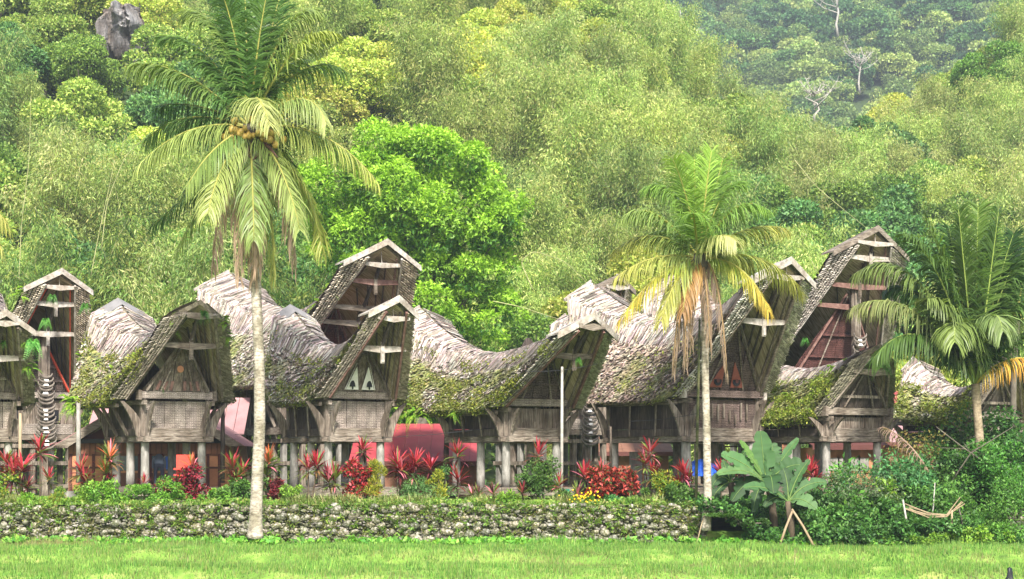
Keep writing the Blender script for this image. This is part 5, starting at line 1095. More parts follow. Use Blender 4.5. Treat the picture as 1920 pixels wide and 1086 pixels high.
for a in [(705, 858, 40, 61.3, 'upright yellow-olive croton touching the crimson croton', YEL, .12, 2400, .16, .8), (822, 880, 26, 61.4, 'small narrow yellow shrub below the red metal roof', YEL, .1, 1000, .2, .8), (1240, 885, 42, 61.4, 'yellow-green croton below the spindly cordyline', YEL+LIM, .12, 1500, .35, .3),
          (150, 915, 55, 61.0, 'bright green mound beneath the scarlet-tipped cordyline', LIM, .09, 1600), (215, 905, 95, 61.1, 'wide lime green mound at the foot of the fern-grown barn', LIM, .1, 3000), (295, 898, 80, 61.1, 'round light green bush west of the red croton', LIM, .08, 3200), (60, 925, 60, 61.0, 'low green mound beneath the horned tall house', LIM, .1, 1500),
          (15, 885, 50, 61.2, 'yellow-green shrub at the edge under the first barn', LIM+YEL, .08, 1700), (408, 915, 50, 61.0, 'small lime bush between red croton and cordyline', LIM, .09, 1300), (455, 900, 60, 61.2, 'leafy green shrub under the green-leaved cordyline', MID, .12, 1800), (545, 912, 46, 61.0, 'small lime bush east of the tallest palm trunk', LIM, .09, 1200),
          (1022, 862, 76, 61.3, 'climbing dark green shrub twined on stakes before the pole barn', MID, .1, 3600), (790, 895, 70, 61.5, 'soft blue-green ferny shrub below the red metal roof', [(.16, .32, .10), (.10, .24, .07)], .12, 1500, .2), (835, 872, 36, 61.7, 'dark green conical shrub behind the narrow yellow one', DRK, .07, 1500, .4),
          (950, 925, 60, 60.9, 'low bright leafy plant on the wall top before the pillars', LIM, .16, 600, .3), (1098, 932, 60, 60.9, 'yellow-flowered low bush below the red croton', LIM, .07, 1500), (1155, 930, 60, 61.0, 'green bush under the biggest red croton', [(.06, .22, .07), (.10, .28, .09)], .1, 1300), (1265, 905, 90, 61.1, 'broad dark green shrub beneath the crimson cordyline and tarpaulin', MID, .11, 2800),
          (1190, 935, 60, 60.9, 'grassy green mound west of the dark broad shrub', MID+LIM, .12, 900, .15), (330, 925, 40, 60.9, 'little green mound under the red croton', LIM, .08, 800), (110, 925, 40, 60.9, 'thin yellow-green sprouting bush by the horned house', LIM+YEL, .1, 700, .2, .8)]:
    shrub(*a)
# yellow blossoms
t_ = empty('flower_cluster', P(1098, 940, 60.7), label='cluster of small yellow flowers below the red croton', cat='flowers')
b = MB()
for _ in range(46):
    q = Vector((rng.normal(0, .32), rng.normal(-.2, .1), rng.normal(.12, .13))); b.tube([q, q+Vector((0, -.015, .03))], [.022, .03], 5)
b.build('blossoms', M['flower'], t_, kind='stuff')
# tussocks of spider grass
for i, (px, w, lab) in enumerate([(615, 60, 'arching pale grass tussock beneath the brownish cordyline'), (655, 50, 'grass tussock beside the crimson croton foot'), (735, 80, 'wide grass tussock under the yellow-olive croton'), (785, 60, 'grey-green tussock under the ferny shrub'), (560, 50, 'tussock below the red cordyline pair'),
                             (20, 40, 'tussock at the west edge of the wall top'), (1215, 56, 'striped grass tussock below the spindly cordyline'), (905, 44, 'small tussock below the bronze cordylines'), (1060, 40, 'tussock beneath the green board')]):
    x = PX(px, 60.75); n = 420; a = rng.uniform(0, 6.28, n); el = R(30)+R(55)*rng.random(n); c = np.stack([rng.normal(0, w*.0042, n), rng.normal(0, .1, n), 0*a], 1); d = np.stack([np.cos(a)*np.cos(el), np.sin(a)*np.cos(el), np.sin(el)], 1)
    v, f, tt = strap(c, d, rng.uniform(.25, .48, n), rng.uniform(.014, .026, n), rng.uniform(.2, .5, n), pick([(.20, .27, .08), (.30, .34, .13), (.11, .17, .04), (.36, .33, .16)], n, .2))
    o = link('grass_tussock', meshdata('grass_tussock', v, f, M['bigleaf'], tt)); o.location = (x, 60.75, 1.2); tag(o, lab, 'grass tuft', 'grass tussocks on the wall top')
# mixed growth along the wall top
n = 150; x = np.concatenate([rng.uniform(PX(-10, 60.7), PX(1312, 60.7), n)]); weeds('wall_top_growth', x, 60.45+rng.random(n)*.8, terr_z, .13, .13, [(.12, .25, .03), (.18, .30, .05), (.08, .17, .03), (.26, .30, .09)], 40)

# ------------------------------------------------------------------ bananas
def banana_leaf(root, p0, p1, p2, W, nrm, cols, fold=.18, tears=0):
    m = 26; t = np.linspace(0, 1, m)[:, None]; p0, p1, p2 = [np.array(q, float) for q in (p0, p1, p2)]; q = (1-t)**2*p0+2*t*(1-t)*p1+t*t*p2; T = norm(2*(1-t)*(p1-p0)+2*t*(p2-p1)); Nn = np.array(nrm, float); S = norm(np.cross(T, Nn)); Nn = np.cross(S, T)
    W = W*.8; prof = np.where(t < .12, t/.12*.12, np.sin(np.pi*np.clip((t-.10)/.93, 0, 1))**.5)*W/2
    rows = []
    for f_, z in ((-1, 0), (-.5, .0), (0, -1), (.5, 0), (1, 0)):
        jag = 1-(np.where(rng.random((m, 1)) < .22, rng.uniform(.25, .6, (m, 1)), rng.uniform(0, .08, (m, 1))) if abs(f_) == 1 else 0); rows.append(q+S*prof*f_*jag+Nn*(abs(f_)*fold-(.0 if f_ else 0))*prof*(-1 if False else 1)+Nn*rng.normal(0, .006, (m, 1)))
    v = np.stack(rows, 1).reshape(-1, 3); f = [(i*5+j, i*5+j+1, (i+1)*5+j+1, (i+1)*5+j) for i in range(m-1) for j in range(4)]; c = np.array(cols)*rng.uniform(.9, 1.1)
    cc = np.tile(c, (m*5, 1))*np.repeat(rng.uniform(.86, 1.14, (m, 1)), 5, 0); o = obj('leaf', v, f, M['bigleaf'], root, cc, smooth=True)
    b = MB(); b.tube([tuple(x) for x in q+Nn*.006], [.028*(1-.85*k/m) for k in range(m)], 5, t=(.14, .22, .06)); b.build('midrib', M['bigleaf'], o, smooth=True)
def banana(px, py, Y, stem, leaves, label, gz_=.2, sr=.13):
    r0 = P(px, py, Y); t = empty('banana_plant', r0, label=label, cat='banana plant', group='banana plants by the wall end')
    st = [Vector(rel(t, a, b_, Y)) for a, b_ in stem]; b = MB(); b.tube(st, [sr*(1-.25*k/len(st)) for k in range(len(st))], 10, t=(.8, .7, .6)); b.build('trunk', M['bark'], t, smooth=True)
    for (a, c, e, dy, W, nr, col) in leaves: banana_leaf(t, rel(t, *a, Y), rel(t, *c, Y+dy*.5), rel(t, *e, Y+dy), W, nr, col)
B1, B2, B3 = (.06, .14, .045), (.042, .105, .03), (.024, .065, .018); F = (0, -1, .2)
banana(1450, 985, 60.0, ((1452, 988), (1448, 950), (1440, 905)), [
  ((1437, 905), (1432, 870), (1426, 808), .1, .95, (0, -1, .1), B1), ((1437, 905), (1455, 850), (1446, 832), .25, .8, (.2, -1, .1), B2), ((1437, 905), (1412, 860), (1387, 826), -.1, .42, (.9, -1, .2), (.10, .20, .045)), ((1436, 905), (1400, 865), (1352, 852), -.3, .75, (0, -1, .8), B1),
  ((1436, 908), (1400, 868), (1345, 890), -.8, .62, (.0, -.8, 1), (.085, .165, .055)), ((1440, 905), (1462, 865), (1497, 822), .2, .45, (-.8, -1, .2), B1), ((1440, 905), (1470, 868), (1507, 872), -.2, .85, (-.2, -1, .7), B2), ((1440, 906), (1470, 885), (1512, 905), -.5, .8, (-.1, -.8, 1), B3),
  ((1438, 906), (1400, 890), (1372, 940), -.4, .6, (.3, -1, .4), B3), ((1440, 908), (1445, 870), (1450, 925), -1.2, .8, (0, -1, .2), B3), ((1440, 910), (1420, 900), (1412, 960), -.6, .55, (0, -1, .3), B3)], 'large banana plant with broad upright leaves and dark trunk at the wall end')
banana(1483, 1012, 59.2, ((1484, 1015), (1483, 980), (1478, 940)), [
  ((1478, 942), (1440, 905), (1395, 915), -.6, .62, (0, -.8, 1), B1), ((1478, 942), (1500, 925), (1530, 955), -.6, .7, (0, -1, .8), (.08, .155, .055)), ((1478, 942), (1492, 890), (1518, 862), .2, .42, (-.6, -1, .2), B2), ((1478, 942), (1505, 900), (1550, 905), .3, .5, (0, -1, .6), B2),
  ((1478, 942), (1478, 900), (1468, 878), .4, .6, (0, -1, .2), B3), ((1478, 942), (1455, 920), (1432, 950), -.2, .45, (0, -1, .5), B3)], 'smaller banana plant held by two slanting bamboo props', sr=.12)
banana(1375, 960, 60.6, ((1376, 965), (1374, 925), (1370, 905)), [((1370, 905), (1350, 880), (1334, 915), -.3, .5, (0, -1, .5), B3), ((1370, 905), (1378, 870), (1398, 845), .1, .4, (.3, -1, .2), B2), ((1370, 905), (1392, 890), (1400, 935), -.2, .5, (0, -1, .4), B3), ((1370, 905), (1362, 880), (1355, 862), .2, .35, (0, -1, .2), B2),
  ((1370, 905), (1350, 905), (1330, 945), -.5, .4, (0, -1, .5), B3)], 'dark-leaved banana plant next to the yellowing palm trunk')
for i, (a, c, lab) in enumerate([((1461, 1020), (1486, 958), 'slanting bamboo prop west of the smaller banana trunk'), ((1526, 1018), (1485, 955), 'slanting bamboo prop east of the smaller banana trunk')]):
    b = MB(); q0 = P(*a, 58.6); b.tube([Vector((0, 0, -.1)), (P(*c, 59.0)-q0)*.5, P(*c, 59.0)-q0], [.04, .037, .034], 8); o = b.build('bamboo_prop', M['drybamboo'], smooth=True); o.location = q0; tag(o, lab, 'bamboo prop', 'props holding up the banana')

# ------------------------------------------------------------------ shrub bank on the east side
CASS = [(.08, .24, .08), (.13, .31, .11), (.05, .16, .05)]; VIN = [(.07, .20, .04), (.12, .28, .06), (.04, .12, .025)]; BRT = [(.09, .24, .035), (.14, .31, .05), (.045, .12, .02), (.07, .18, .03)]
for a in [(1345, 955, 90, 59.4, 'dark leafy bush at the foot of the yellowing palm', DRK, .09, 3600), (1400, 975, 110, 59.3, 'low dark ivy-like bush beneath the large banana', DRK, .08, 4200), (1350, 1000, 60, 58.9, 'small green bush below the palm base', MID, .08, 1600), (1445, 990, 70, 59.6, 'shadowy bush behind the banana trunks', DRK, .1, 1800),
          (1545, 905, 110, 60.6, 'dark rounded bush behind the propped banana', DRK, .12, 3600), (1570, 950, 120, 59.6, 'broad-leaved creeping shrub east of the banana props', VIN, .15, 3000), (1620, 880, 120, 60.6, 'grey-green twiggy shrub under the low dark barn', GRY, .12, 3600, .35), (1600, 985, 120, 58.9, 'low dark shrub at the field edge east of the props', DRK, .13, 2600),
          (1580, 860, 60, 61.6, 'bright cassava-like sprig before the low barn pillar', BRT, .2, 500, .4), (1690, 855, 150, 61.2, 'blue-green cassava shrub beside the leaning dead frond', CASS, .16, 4400, .38), (1650, 930, 130, 59.8, 'tangled green bush in the middle of the shrub bank', MID, .12, 3800), (1700, 975, 120, 59.0, 'heart-leaved vine mound behind the stakes', VIN, .15, 3000),
          (1750, 900, 130, 60.4, 'mid-green bush behind the stake rail', MID, .13, 3800), (1790, 960, 120, 59.3, 'low vine mound between the stakes', VIN, .12, 3200), (1755, 870, 70, 61.8, 'dark bush beneath the small half-hidden barn', DRK, .12, 1800), (1810, 845, 110, 62.0, 'dark leafy bush around the young palm base', DRK, .14, 3600),
          (1870, 825, 130, 61.2, 'bright green dense bush at the east edge', BRT, .12, 5000), (1895, 890, 110, 60.4, 'vivid green feathery bush above the short wall', BRT, .1, 4200, .3), (1840, 930, 110, 59.8, 'fresh green bush west of the short wall', BRT, .1, 3600), (1870, 985, 90, 58.9, 'bright low bush before the short wall', BRT, .11, 2400),
          (1820, 990, 100, 58.7, 'sprawling light green weeds under the stake rail', LIM, .12, 2200), (1730, 1003, 110, 58.6, 'light green weeds at the field edge near the first stake', LIM, .11, 1900), (1915, 800, 90, 63.0, 'tall dark bush behind the bright edge bush', DRK, .15, 3000), (1720, 815, 90, 63.6, 'olive bush with rusty tints behind the dead frond', [(.16, .17, .04), (.25, .18, .05), (.09, .13, .03)], .12, 2000),
          (1590, 925, 60, 59.9, 'pale broad-leaf sprig in front of the dark rounded bush', BRT, .2, 420, .55), (1505, 925, 50, 60.4, 'drooping bush between both bananas', DRK, .14, 900, .3), (1660, 890, 60, 60.0, 'lime sprigs over the twiggy shrub', LIM, .17, 420, .45), (1860, 760, 120, 65.5, 'tall shadowed shrub under the palm fronds', DRK, .16, 3400), (1780, 790, 90, 66, 'shadowed shrub beneath the eave of the small barn', DRK, .14, 2000)]:
    shrub(*a, group='shrubs of the overgrown bank', drop=.25, lob=26)
# mass of low leaves beneath
x = rng.uniform(WX+.1, PX(1930, 60), 1400); y = 58.8+rng.random(1400)*5; weeds('bank_undergrowth', x, y, terr_z, .2, .16, DRK+MID, 16)
def stick(px0, py0, px1, py1, Y, r, label, mat='drybamboo', bend=.04, Y2=None, name='wooden_stake', cat='stake', grp='stakes of the bean rail'):
    q0 = P(px0, py0, Y); q1 = P(px1, py1, Y2 or Y)-q0; b = MB(); b.tube([(0, 0, -.1), q1*.5+Vector((bend, 0, 0)), q1], [r, r*.95, r*.75], 7); o = b.build(name, M[mat], smooth=True); o.location = q0; tag(o, label, cat, grp)
stick(1700, 1008, 1693, 937, 58.9, .035, 'thick pale stake at the west end of the rail', mat='pbark'); stick(1742, 998, 1753, 905, 59.3, .02, 'tall thin stake rising behind the rail', mat='pbark'); stick(1779, 1005, 1785, 957, 58.9, .035, 'short pale stake near the east end of the rail'); stick(1805, 990, 1796, 950, 59.2, .03, 'dark thin stake at the east end of the rail', mat='bark')
t_ = empty('bean_rail', P(1700, 950, 59), label='sagging bundle of thin sticks tied between the stakes', cat='stick rail')
for k in range(7):
    b = MB(); q0 = Vector((0, 0, 0)); b.tube([P(1698+rng.uniform(-4, 8), 950+rng.uniform(-8, 6), 59)-t_.location, P(1740, 966+rng.uniform(-5, 5), 58.95)-t_.location, P(1775, 967+rng.uniform(-4, 4), 58.9)-t_.location, P(1800+rng.uniform(-8, 10), 940+rng.uniform(-8, 14), 59)-t_.location], [.014]*4, 5); b.build('stick', M['drybamboo'], t_)
t_ = empty('fallen_frond', P(1745, 890, 60.8), label='fallen dry brown palm frond leaning across the bank', cat='dead palm frond')
frond(t_, rel(t_, 1742, 888, 60.8), rel(t_, 1705, 820, 60.8), rel(t_, 1655, 800, 61.2), nl=46, L=.6, droop=.9, c0=(.24, .15, .11), c1=(.30, .21, .16), name='dry_leaflets', rib=(.3, .21, .15), gap=.3)
for i, (pts, lab) in enumerate([(((1850, 870), (1800, 835), (1755, 800)), 'pale fallen branch slanting beneath the young palm'), (((1780, 910), (1820, 850), (1900, 800)), 'thin grey limb reaching behind the edge bush'), (((1640, 1000), (1625, 960), (1600, 930)), 'crooked brown stem rising in the shrub bank')]):
    b = MB(); q0 = P(*pts[0], 60.6); b.tube([P(*q, 60.6)-q0 for q in pts], [.026, .02, .008], 6)
    for k in range(5): m = (P(*pts[1], 60.6)-q0)*rng.uniform(.3, 1.1); b.tube([m, m+Vector((rng.normal(0, .3), -.1, rng.uniform(-.2, .4)))], [.014, .005], 4)
    o = b.build('branch', M['bark'], smooth=True); o.location = q0; tag(o, lab, 'branch', 'bare branches in the shrub bank')
# ------------------------------------------------------------------ metal-roofed houses behind, yard things
def mat_box(parent, name, mat, *q, t=None):
    b = MB(); b.box(*q, t); return b.build(name, M[mat], parent)
def brown_house():
    Y = 71.6; t = empty('plank_house', (PX(290, Y), Y, TERR), label='brown panelled house with faded pink metal roof behind the fern-grown barn', cat='house'); k = Y/3600
    X = lambda px: (px-290)*k; Zp = lambda py: EYE-(py-870)*k-TERR
    x0, x1 = X(128), X(438); zt, zr = Zp(826), Zp(728)
    mat_box(t, 'wall', 'brick', x0, x1, .0, 3.6, 0, zt)
    b = MB(); b.slab([(x0-.4, -.5, zt-.2), (0, -.5, zr), (0, -.5, zr-.25), (x0+.1, -.5, zt-.25)], (0, .1, 0)); b.build('barge_board', M['woodh'], t)
    b = MB(); b.slab([(x1+.4, -.5, zt-.2), (0, -.5, zr), (0, -.5, zr-.25), (x1-.1, -.5, zt-.25)], (0, .1, 0)); b.build('barge_board', M['woodh'], t)
    for s, xx in ((-1, x0-.45), (1, x1+.45)):
        for i in range(8):                # roofing sheets
            y0, y1 = -.45+i*.5, .04+i*.5; b = MB(); b.slab([(xx, y0, zt-.22), (0, y0, zr+.02), (0, y1, zr+.02), (xx, y1, zt-.22)], (0, 0, .03)); b.build('roof_sheet', M['pinkroof'], t)
    # taller pink wing behind, sheet by sheet
    for i in range(14):
        a, c = lerp(X(120), X(432), i/14), lerp(X(120), X(432), (i+1)/14); b = MB(); b.slab([(a+.01, 3.7, Zp(812)), (c-.01, 3.7, Zp(812)), (c-.01, 5.6, Zp(738)), (a+.01, 5.6, Zp(738))], (0, 0, .04)); b.build('roof_sheet', M['pinkroof'], t)
    b = MB(); b.slab([(x0+.3, -.02, zt-.1), (x1-.3, -.02, zt-.1), (0, -.02, zr-.35)], (0, .1, 0)); b.build('gable', M['maroon'], t)
    for i in range(-4, 5):
        u = i*.72; h_ = (zr-zt)*(1-abs(u)/(x1))-.45
        if h_ > .15: mat_box(t, 'gable_panel', 'brownpanel', u-.25, u+.25, -.07, -.025, zt+.02, zt+h_, t=(1, 1.1, 1.1))
    for i in range(30):
        a = lerp(x0, x1, i/30); mat_box(t, 'batten', 'brick', a+.02, a+(x1-x0)/30-.02, -.06, -.005, zt-.5, zt-.12, t=(1.3, 1.2, 1.2))
    mat_box(t, 'pent_roof', 'black', x0-.1, x1+.1, -.28, -.07, zt-.1, zt+.06)
    # front of orange panels, door frames and glazed windows
    xs = np.linspace(x0+.1, x1-.1, 15)
    for i, (a, c) in enumerate(zip(xs, xs[1:])):
        mat_box(t, 'frame_post', 'maroon', a-.045, a+.045, -.08, -.005, .3, zt-.5)
        if 4 <= i <= 9:
            g = mat_box(t, 'window_pane', 'glass', a+.05, c-.05, -.04, -.012, 1.05, zt-.58); mat_box(t, 'panel', 'brick', a+.05, c-.05, -.04, -.012, .3, .95, t=(.8, .8, .8)); mat_box(t, 'sill', 'brownpanel', a+.05, c-.05, -.06, -.01, .96, 1.04)
            if i in (6, 8): mat_box(t, 'curtain', 'pinkcloth' if i == 6 else 'blue', a+.12, a+.24, -.055, -.042, 1.1, zt-.6)
        else:
            mat_box(t, 'panel', 'brownpanel', a+.06, c-.06, -.04, -.012, 1.2, zt-.58); mat_box(t, 'panel', 'brownpanel', a+.06, c-.06, -.04, -.012, .35, 1.12, t=(.8, .75, .75)); mat_box(t, 'rail', 'maroon', a+.05, c-.05, -.07, -.013, 1.13, 1.19)
    mat_box(t, 'plinth', 'pillar', x0-.1, x1+.1, -.4, -.0, -.1, .29)
brown_house()
def metal_house(px0, px1, pyr, pye, Y, mat, label, wallm='brick', slope_d=4, windows=0, hip=0):
    k = Y/3600; c = (px0+px1)/2; t = empty('metal_roofed_house', (PX(c, Y), Y, TERR), label=label, cat='house', group='metal-roofed houses behind the barns')
    W = (px1-px0)*k; ze = EYE-(pye-870)*k-TERR; zr = EYE-(pyr-870)*(Y+slope_d)/3600-TERR; n = max(4, int(W/.5))
    for i in range(n):
        a, b_ = lerp(-W/2, W/2, i/n)+.005, lerp(-W/2, W/2, (i+1)/n)-.005; h0 = lambda u: hip*(1 if u > 0 else .4)*abs(u)/W
        b = MB(); b.slab([(a, -.4, ze), (b_, -.4, ze), (b_*(1-hip*.3), slope_d, zr), (a*(1-hip*.3), slope_d, zr)], (0, 0, .05)); b.build('roof_sheet', M[mat], t)
    mat_box(t, 'fascia', 'maroon', -W/2, W/2, -.46, -.405, ze-.12, ze+.06)
    mat_box(t, 'wall', wallm, -W/2+.2, W/2-.2, 0, slope_d, -.1, max(.3, ze-.02))
    for i in range(windows):
        a = lerp(-W/2+.5, W/2-.9, (i+.5)/windows); mat_box(t, 'window_frame', 'brownpanel', a-.08, a+.42, -.06, -.005, ze-1.0, ze-.35); mat_box(t, 'window_pane', 'pillar', a, a+.34, -.1, -.062, ze-.93, ze-.42)
    return t
metal_house(655, 905, 797, 868, 73.5, 'redroof', 'house with a vivid red metal roof seen between two barns')
metal_house(1120, 1262, 812, 850, 86, 'brick', 'dull brownish-red metal roof low behind the pole barn', wallm='brick')
metal_house(1395, 1500, 770, 812, 88, 'brick', 'brown-walled house glimpsed behind the largest barn', wallm='brick', windows=2)
metal_house(1520, 1665, 815, 838, 74.5, 'maroon', 'orange-framed house with white windows beneath the low dark barn', wallm='brownpanel', windows=4)
metal_house(1655, 1760, 770, 832, 84, 'pinkroof', 'dusty pink roof between the low barn and the small barn')
metal_house(1672, 1720, 735, 758, 95, 'redroof', 'far red roof end with white fascia above the dusty pink roof', wallm='white')

def thing_box(name, label, cat, mat, px, py, Y, w, d, h_, group=None):
    o = MB().box(-w/2, w/2, 0, d, 0, h_).build(name, M[mat]); o.location = P(px, py, Y); return tag(o, label, cat, group)
# tarpaulin on the floor of the largest barn: folded, sagging sheet
def tarp():
    n, m = 26, 12; Y = 66.2; v = []
    for j in range(m):
        for i in range(n):
            u, t = i/(n-1), j/(m-1); v.append((u*.9-.2, .12*math.sin(u*23)+.1*mnoise.noise((u*6, t*4, 0))-.25*(1-t), t*(.5+.1*math.sin(u*5)+.1*mnoise.noise((u*9, 2, 0)))))
    f = [(j*n+i, j*n+i+1, (j+1)*n+i+1, (j+1)*n+i) for j in range(m-1) for i in range(n-1)]; o = obj('tarpaulin', v, f, M['blue'], smooth=True); o.location = P(1308, 893, Y); tag(o, 'crumpled bright blue tarpaulin hung under the largest barn', 'tarpaulin')
tarp()
thing_box('notice_board', 'small dark green board standing on the wall top', 'board', 'green', 1061, 952, 61.8, .24, .05, .6)
for s in (0,):
    t = empty('garden_seat', P(345, 918, 63.5), label='stack of red plastic seats behind the round croton', cat='chair')
    for k in range(3): b = MB(); b.box(-.3, .3, -.25, .25, .25+k*.2, .31+k*.2); b.build('seat', M['chairred'], t)
    for u in (-.26, .26):
        for v_ in (-.2, .2): b = MB(); b.box(u-.03, u+.03, v_-.03, v_+.03, -.1, .25); b.build('leg', M['chairred'], t)
    b = MB(); b.box(-.3, .3, .252, .3, .3, 1.15); b.build('backrest', M['chairred'], t)
# ladder-like stair under the largest barn
t = empty('wooden_stair', P(1385, 905, 70), label='steep wooden stair rising behind the pillars of the largest barn', cat='stair')
for k in range(7): b = MB(); b.box(-.4, .4, k*.2, k*.2+.24, .1+k*.24, .15+k*.24); b.build('tread', M['woodh'], t)
for u in (-.45, .45): b = MB(); b.bar((u, -.1, 0), (u, 1.45, 1.75), .06, .22); b.build('stringer', M['wood'], t)
for k in range(6): b = MB(); b.bar((-.45, k*.24, .2+k*.28), (-.45, k*.24, .8+k*.28), .03, .03); b.build('baluster', M['drybamboo'], t)
# grey door panel beneath the barn
thing_box('door_panel', 'pale grey panel leaning behind the barn pillars', 'panel', 'pillar', 1192, 915, 69, .46, .05, 1.3)
# bamboo poles
for px0, py0, px1, py1, Y, Y2, r, mat, lab in [(1053, 950, 1054, 688, 62.6, 62.9, .055, 'pbark', 'tall white bamboo pole standing before the mossy barn'), (1305, 930, 1312, 600, 60.5, 61.2, .05, 'earth', 'dark green mossy bamboo pole beside the slender palm'),
       (37, 920, 38, 775, 62.5, 62.6, .06, 'drybamboo', 'yellow bamboo post beside the first barn'), (147, 900, 147, 756, 66.5, 66.5, .09, 'pillar', 'grey timber post propping the orange barge board'), (417, 900, 418, 745, 67.5, 67.5, .085, 'dark', 'dark timber post east of the fern-grown barn'), (1146, 900, 1145, 800, 68, 68, .05, 'wood', 'thin post between mossy barn and largest barn'),
       (836, 905, 838, 780, 69, 69, .1, 'dark', 'dark post at the rear of the mossy barn'), (1306, 1015, 1322, 962, 58.8, 59.2, .02, 'drybamboo', 'thin cane leaning on the slender palm base')]:
    stick(px0, py0, px1, py1, Y, r, lab, mat=mat, bend=.0, Y2=Y2, name='pole', cat='pole', grp='poles and posts among the barns')
for i, (a, c, Y, lab) in enumerate([((985, 697), (1120, 683), 62.8, 'thin wire tied to the white bamboo pole'), ((440, 815), (1000, 792), 66, 'thin wire sagging across the red roof gap'), ((1180, 790), (1330, 770), 64.6, 'thin cord strung before the largest barn')]):
    q0 = P(*a, Y); q1 = P(*c, Y)-q0; b = MB(); b.tube([q1*k/6-Vector((0, 0, .25*math.sin(math.pi*k/6)*(q1.length/8))) for k in range(7)], .008, 4); o = b.build('wire', M['black']); o.location = q0; tag(o, lab, 'wire', 'wires strung between the houses')
# black bag on a stick in the field
t = empty('field_marker', P(1893, 1092, 43), label='black plastic bag draped over a short stick in the grass', cat='field marker')
b = MB(); b.tube([(0, 0, -.1), (.01, 0, .31)], [.014, .011], 6); b.build('stick', M['pbark'], t)
n = 12; v = []
for j, (r, z) in enumerate(((.01, .34), (.045, .31), (.06, .22), (.07, .13), (.085, .07))):
    for i in range(n): a = 2*math.pi*i/n; q = r*(1+.25*math.sin(3*a+j)); v.append((q*math.cos(a), q*math.sin(a)*.8, z+.02*math.sin(5*a)*j*.3))
o = obj('plastic_bag', v, [(j*n+i, j*n+(i+1) % n, (j+1)*n+(i+1) % n, (j+1)*n+i) for j in range(4) for i in range(n)], M['black'], t, smooth=True)
for px, py, h_, lab in [(888, 1040, .28, 'thin dry stem upright in the grass before the wall'), (1490, 1086, .4, 'thin dry stem upright in the grass below the bananas')]:
    b = MB(); b.tube([(0, 0, -.05), (.01, 0, h_*.5), (0, 0, h_)], [.009, .008, .004], 5); o = b.build('dry_stem', M['drybamboo']); o.location = P(px, py+8, 50); o.location.z = -.1; tag(o, lab, 'dry stem', 'dry stems in the field')

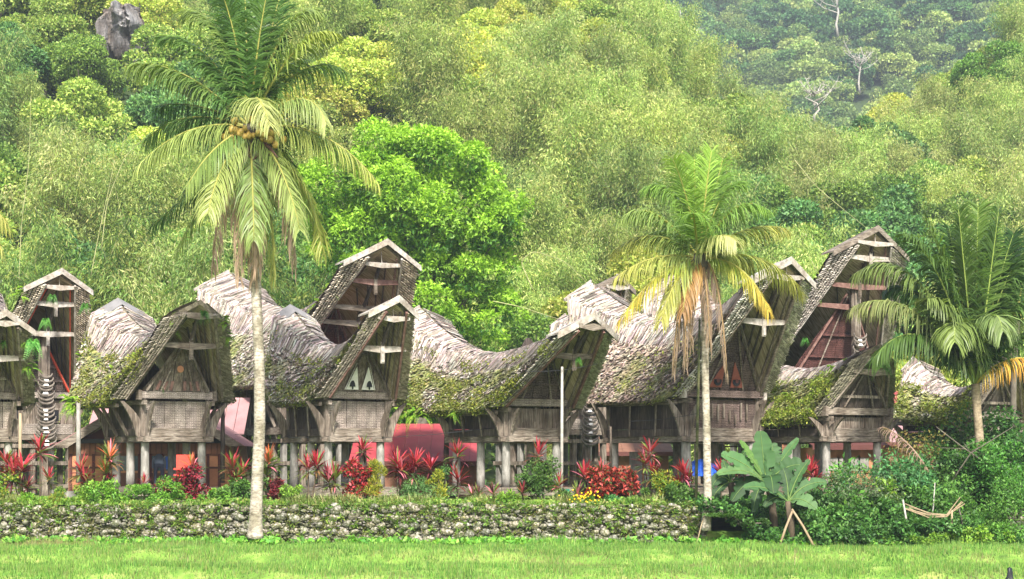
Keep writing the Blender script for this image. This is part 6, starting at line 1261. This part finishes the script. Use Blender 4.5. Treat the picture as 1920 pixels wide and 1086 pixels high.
# ------------------------------------------------------------------ person bending beneath the barn
def person():
    Y = 66.9; t = empty('person', (PX(298, Y), Y, TERR+.46), R(100), label='person in blue-grey shirt bending forward under the fern-grown barn', cat='person')
    J = [((0, 0, .86), .13), ((.16, 0, .98), .14), ((.36, 0, 1.06), .155), ((.46, 0, 1.04), .10), ((.53, 0, .99), .055), ((.60, 0, .95), .085), ((.66, 0, .90), .08)]; E = [(0, 1), (1, 2), (2, 3), (3, 4), (4, 5), (5, 6)]
    for s in (-1, 1):
        b = len(J); J += [((-.02, s*.10, .80), .10), ((.06, s*.12, .46), .065), ((-.02, s*.12, .08), .042), ((.12, s*.13, .03), .035)]; E += [(0, b), (b, b+1), (b+1, b+2), (b+2, b+3)]
        b = len(J); J += [((.42, s*.19, 1.0), .062), ((.46, s*.21, .74), .046), ((.55, s*.18, .52), .034), ((.57, s*.17, .44), .032)]; E += [(3, b), (b, b+1), (b+1, b+2), (b+2, b+3)]
        h0 = b+3
        for f_ in range(5):
            b = len(J); a = (f_-2)*.014; l = (.05, .07, .075, .07, .055)[f_]; J += [((.575+a*.4, s*(.17)+a, .43-l*.55), .009), ((.57+a*.4-.01, s*.17+a*1.2, .43-l), .008)]; E += [(h0, b), (b, b+1)]
    me = bpy.data.meshes.new('body'); me.from_pydata([j[0] for j in J], E, []); o = bpy.data.objects.new('body', me); COL.objects.link(o); o.parent = t
    sk = o.modifiers.new('skin', 'SKIN'); 
    for i, j in enumerate(J): me.skin_vertices[0].data[i].radius = (j[1], j[1]); 
    me.skin_vertices[0].data[0].use_root = True; o.modifiers.new('sub', 'SUBSURF').levels = 1
    dg = bpy.context.evaluated_depsgraph_get(); em = bpy.data.meshes.new_from_object(o.evaluated_get(dg)); co = np.array([v.co for v in em.vertices]); fs = [tuple(p.vertices) for p in em.polygons]
    COL.objects.unlink(o)
    o = obj('body', co, fs, M['skin'], t, smooth=True)
    for mt in ('shirt', 'trouser'): o.data.materials.append(M[mt])
    for p in o.data.polygons:
        c = p.center; p.material_index = 2 if (c.z > .12 and c.z < .84 and c.x < .25) else 1 if (c.x < .49 and c.z > .70) else 0
    hd = meshdata('hair', np.array([(0.63+.095*math.cos(a)*math.sin(b_)-.02, .082*math.sin(a)*math.sin(b_), .955+.095*math.cos(b_)) for b_ in np.linspace(.05, 1.7, 7) for a in np.linspace(0, 2*math.pi, 12, endpoint=False)]), [(j*12+i, j*12+(i+1) % 12, (j+1)*12+(i+1) % 12, (j+1)*12+i) for j in range(6) for i in range(12)], M['black'], smooth=True); link('hair', hd, t)
person()

# ------------------------------------------------------------------ ferns hanging in gables, small wall plants
def hanging(px, py, Y, sz, label, cols=((.08, .22, .04), (.13, .30, .06))):
    t = empty('hanging_fern', P(px, py, Y), label=label, cat='fern', group='ferns hanging on the houses'); a = []
    for k in range(14):
        az = rng.uniform(0, 6.28); L = sz*rng.uniform(.6, 1); m_ = 14; tt = np.linspace(.05, 1, m_)[:, None]; d0 = np.array([math.cos(az)*.5, math.sin(az)*.4-.2, .15]); pts = d0*tt*L-Zv*tt**1.6*L*.9; dd = norm(np.gradient(pts, axis=0)); S = norm(np.cross(dd, rdir(1))); ll = L*.28*(1-.75*tt[:, 0])
        for sg in (-1, 1): a.append((pts, S*sg+dd*.6, np.cross(S, dd), ll, ll*.3, pick(cols, m_, .2)))
    z = [np.concatenate([f[i] for f in a]) for i in range(6)]; link('fronds', leafmesh('fronds', *z), t)
for q in [(98, 555, 75.2, .55, 'fern clump hanging under the top beam of the horned house'), (86, 600, 75.6, .6, 'fern trailing on the middle beam of the horned house'), (382, 585, 64.4, .6, 'fern hanging from the apex of the rooster barn'), (300, 722, 65.6, .4, 'single fern on the fretted barn tie beam'),
          (1083, 672, 64.0, .4, 'dark fern on the crossbeam of the pole barn'), (1510, 635, 76.5, .45, 'fern sprig on the highest gable barge'), (1655, 680, 64.8, .8, 'dark ferns hanging inside the low dark gable'), (62, 640, 63.9, .9, 'long fern trailing from the first barn verge'), (6, 640, 64.6, .4, 'fern inside the first barn gable'), (160, 572, 75, .6, 'ferns on the outer verge of the horned house')]:
    hanging(*q)
